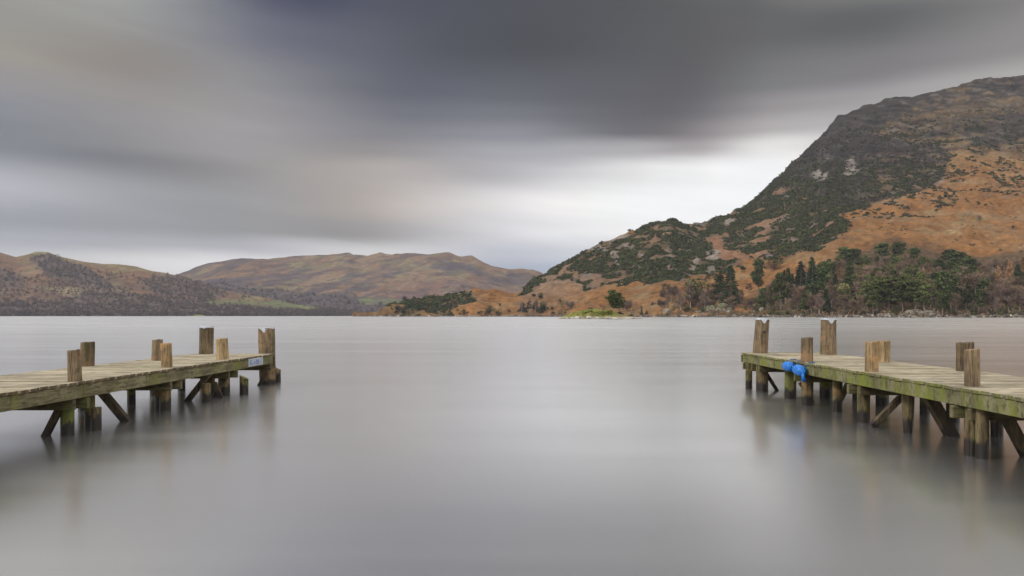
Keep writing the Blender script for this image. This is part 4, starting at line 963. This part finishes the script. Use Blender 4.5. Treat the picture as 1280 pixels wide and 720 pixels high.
# ---- notice on the left jetty
yS = 15.05; a_ = math.atan(.0333)
def sy(yy, off=0.): return (nxL(yy)+.004+off, yy)
sg = thing('notice_sign', 'small pale blue notice plate nailed to the left jetty edge', 'sign', (nxL(15.15), 15.15, 0))
o_s = (nxL(15.15), 15.15, 0)
def sbox(y0, y1, z0, z1, o0, o1, name, mat, par):
    mb = MB(o_s); c = [(sy(y0, o0)[0], y0), (sy(y0, o1)[0], y0), (sy(y1, o1)[0], y1), (sy(y1, o0)[0], y1)]
    mb.hexa([(u, v, z0) for u, v in c]+[(u, v, z1) for u, v in c]); return mb.build(name, mat, par)
ya, yb2 = 14.72, 15.48
plate = sbox(ya, yb2, .455, .597, .0, .006, 'rim', M_rim, sg)
plate2 = sbox(ya+.03, yb2-.03, .467, .585, .0062, .009, 'plate', M_plate, sg)
gl = MB(o_s)
def stroke(p, q, wd=.016):
    a = Vector((sy(p[0], .0105)[0], p[0], p[1])); b_ = Vector((sy(q[0], .0105)[0], q[0], q[1])); gl.bar(a, b_, .002, wd, (0, 0, 1)) if abs(p[0]-q[0]) > abs(p[1]-q[1]) else gl.bar(a, b_, wd*2.2, .002, (1, 0, 0))
zb, zt_ = .485, .570
g0 = ya+.07
stroke((g0, zb), (g0, zt_)); stroke((g0, (zb+zt_)/2), (g0+.08, zt_), .018); stroke((g0, (zb+zt_)/2), (g0+.09, zb), .018)
for k, yy in enumerate([.20, .27, .33]): stroke((ya+yy, zb), (ya+yy, zt_-.035), .010)
for k, yy in enumerate([.40, .45, .51]): stroke((ya+yy, zb), (ya+yy, zt_-.02*(k % 2)), .014)
stroke((ya+.38, zb), (ya+.54, zb), .014); stroke((ya+.4, zt_-.02), (ya+.54, zt_-.012), .012); stroke((ya+.62, zb+.01), (ya+.62, zt_-.04), .012)
gl.build('lettering', M_glyph, plate2)

# ---- right jetty
oR = (5.2, 11.5, 0.)
nxR = lambda y: 4.485
ZR = .68
JR = jetty('mossy green-edged jetty carrying the two blue fenders', oR, nxR, 1.52, 1.0, 15.55, ZR, .145, -1, M_beamR, 2)
postsR = [(951.5, 441.7, 398.5, 15.25, .132, M_post, 1, .05), (1035.5, 443.7, 398.5, 14.75, .142, M_post, 1, .01), (1008.7, 454, 422, 12.35, .09, M_post, 0, 0.), (1089.5, 466, 427, 10.25, .079, M_pale, 0, 0.),
          (1104, 454, 426, 12.4, .105, M_pale, 0, 0.), (1206.5, 466, 428, 10.35, .108, M_grime, 0, 0.), (1215, 484, 436.5, 8.18, .073, M_post, 0, .0)]
for i, (x, yb, yt, D, r, mt, cap, ln) in enumerate(postsR):
    X = (x-640)/F*D; zt = H+(YH-yt)/F*D
    po = pile_obj('mooring_post', JR, oR, X-ln/2, D, ZR-.03, zt, r, mt, 50+i, (ln, .0), tilt=.005)
    if cap: cap_obj(po, oR, X+ln/2, D, zt, r*.95, -1.62, i+20)
    if i == 0:
        mb = MB(oR); c = P(955.5, 415, D-.13); mb.tube([c, c+np.array([0, -.02, 0])], .026, 10); mb.build('knot_hole', M_bolt, po)
ZuR = ZR-.036-.004-.145-.003
for k, (y, r, rot) in enumerate([(14.75, .115, 0), (12.5, .095, 0), (10.5, .082, 0), (8.0, .078, 0), (5.6, .08, 0), (3.2, .08, 0)]):
    row(JR, oR, nxR, -1, 1.52, y, ZuR, (nxR(y)+.13, r, rot), (nxR(y)+1.3, r), True, 20+k)
waler(JR, oR, nxR(0)-.03, nxR(0)+1.5, 15.42, ZuR, .125)
for (x, D, r, top, sd, rot) in [(936, 15.25, .065, ZuR, 330, 0), (988, 13.5, .098, ZuR, 331, 0), (1033, 13.7, .11, ZuR, 332, 0), (1047, 11.65, .072, ZuR, 333, .15), (1104, 12.4, .085, ZuR, 334, 0),
                                (1135, 9.55, .072, ZuR, 335, .5), (1156, 11.3, .07, ZuR, 336, 0), (1212, 8.0, .055, ZuR-.13, 337, 0), (1228, 7.83, .062, ZuR, 338, 0), (1246, 9.3, .075, ZuR, 339, .2), (1071, 13.3, .07, ZuR, 340, 0)]:
    pile_obj('pile', JR, oR, (x-640)/F*D, D, -1.2, top, r, M_pile, sd, rot=rot)
pb(JR, oR, 955, 462, 14.9, 968, 483, 14.9, .06)
brace(JR, oR, P(1063, 474, 11.9), P(1046, 508, 11.9), .075, .075)
pb(JR, oR, 1131, 492, 10.0, 1108, 515, 10.0, .075)
pb(JR, oR, 1160, 493, 9.3, 1188, 542, 9.3, .125)
pb(JR, oR, 1258, 521, 7.9, 1282, 566, 7.9, .10)
pb(JR, oR, 1000, 478, 13.0, 1014, 500, 13.0, .06)
bolt(JR, oR, (4.9, 10.33, ZuR-.06), (0, -1, 0), .02)

# ---- blue fenders tied to the right jetty
def fender(D, z, L_, r, tiltz, label, seed, nose):
    X = nxR(0)-r-.015; t = thing('boat_fender', label, 'fender', (X, D, 0), 'blue fenders on the right jetty')
    prof = [(-.5, 0.), (-.5, .3), (-.485, .36), (-.46, .40), (-.44, .62), (-.40, .86), (-.33, .98), (-.25, 1.), (0, 1.01), (.25, 1.), (.33, .98), (.40, .86), (.44, .62), (.46, .40), (.485, .36), (.5, .3), (.5, 0.)]
    ns = 28; V = []; 
    for (s_, q) in prof:
        for k in range(ns):
            a = 2*math.pi*k/ns; V.append((math.cos(a)*q*r, s_*L_, z+math.sin(a)*q*r+s_*L_*tiltz))
    mb = MB(); n = len(prof); mb.add(V, [(i*ns+k, (i+1)*ns+k, (i+1)*ns+(k+1) % ns, i*ns+(k+1) % ns) for i in range(n-1) for k in range(ns)], True)
    b_ = mb.build('body', M_blue, t)
    for s_ in (-.5, .5):
        mb = MB(); c = np.array([0, s_*L_*1.06, z+s_*L_*tiltz]); mb.tube([c+np.array([0, math.cos(a)*.032, math.sin(a)*.032]) for a in np.linspace(0, 2*math.pi, 15)], .010, 6); mb.build('loop', M_blue, t)
    for s_ in (-.52, .52):
        mb = MB(); yy = s_*L_; zz = z+tiltz*yy
        mb.tube([(0, yy, zz+.02), (r*.3, yy+.01, zz+.08), (r+.0, yy+.015, ZR-.03), (r+.005, yy+.01, ZR+.004), (r+.10, yy+.02, ZR+.010)], .011, 6); mb.build('rope', M_rope, t)
    if nose:
        mb = MB(); yy = -.5*L_; zz = z+tiltz*yy
        mb.tube([(0, yy-.02, zz), (-.03, yy-.06, zz-.05), (-.02, yy-.05, zz-.12), (.02, yy+.0, zz-.14), (.03, yy+.02, zz-.10)], [.02, .028, .03, .026, .015], 8); mb.build('strap', M_blue, t)
    return t
fender(12.70, .590, .29, .077, .0, 'far blue fender lashed level against the mossy right jetty', 1, False)
fender(12.21, .560, .31, .080, .06, 'near blue fender with a drooping strap on the mossy right jetty', 2, True)

# ------------------------------------------------------------------ haze
def haze():
    m = bpy.data.materials.new('haze'); m.use_nodes = True; t = m.node_tree; t.nodes.clear()
    v = t.nodes.new('ShaderNodeVolumePrincipled'); o = t.nodes.new('ShaderNodeOutputMaterial'); t.links.new(v.outputs[0], o.inputs['Volume'])
    v.inputs['Color'].default_value = (.74, .78, .92, 1); v.inputs['Density'].default_value = HAZE; v.inputs['Anisotropy'].default_value = .3
    mb = MB(); x0, x1, y0, y1, z0, z1 = -5600, 5600, -600, 5600, -4, 820
    mb.hexa([(x0, y0, z0), (x1, y0, z0), (x1, y1, z0), (x0, y1, z0), (x0, y0, z1), (x1, y0, z1), (x1, y1, z1), (x0, y1, z1)])
    ob = mb.build('haze', m); ob['kind'] = 'stuff'; ob['label'] = 'thin blue-grey air over the lake'
HAZE = 4e-5
haze()
print('terrain max', R.Z.max(), L.Z.max(), Mh.Z.max(), 'ext', R.V[..., 0].max(), R.V[..., 1].max(), Mh.V[..., 1].max(), Mh.V[..., 0].min())
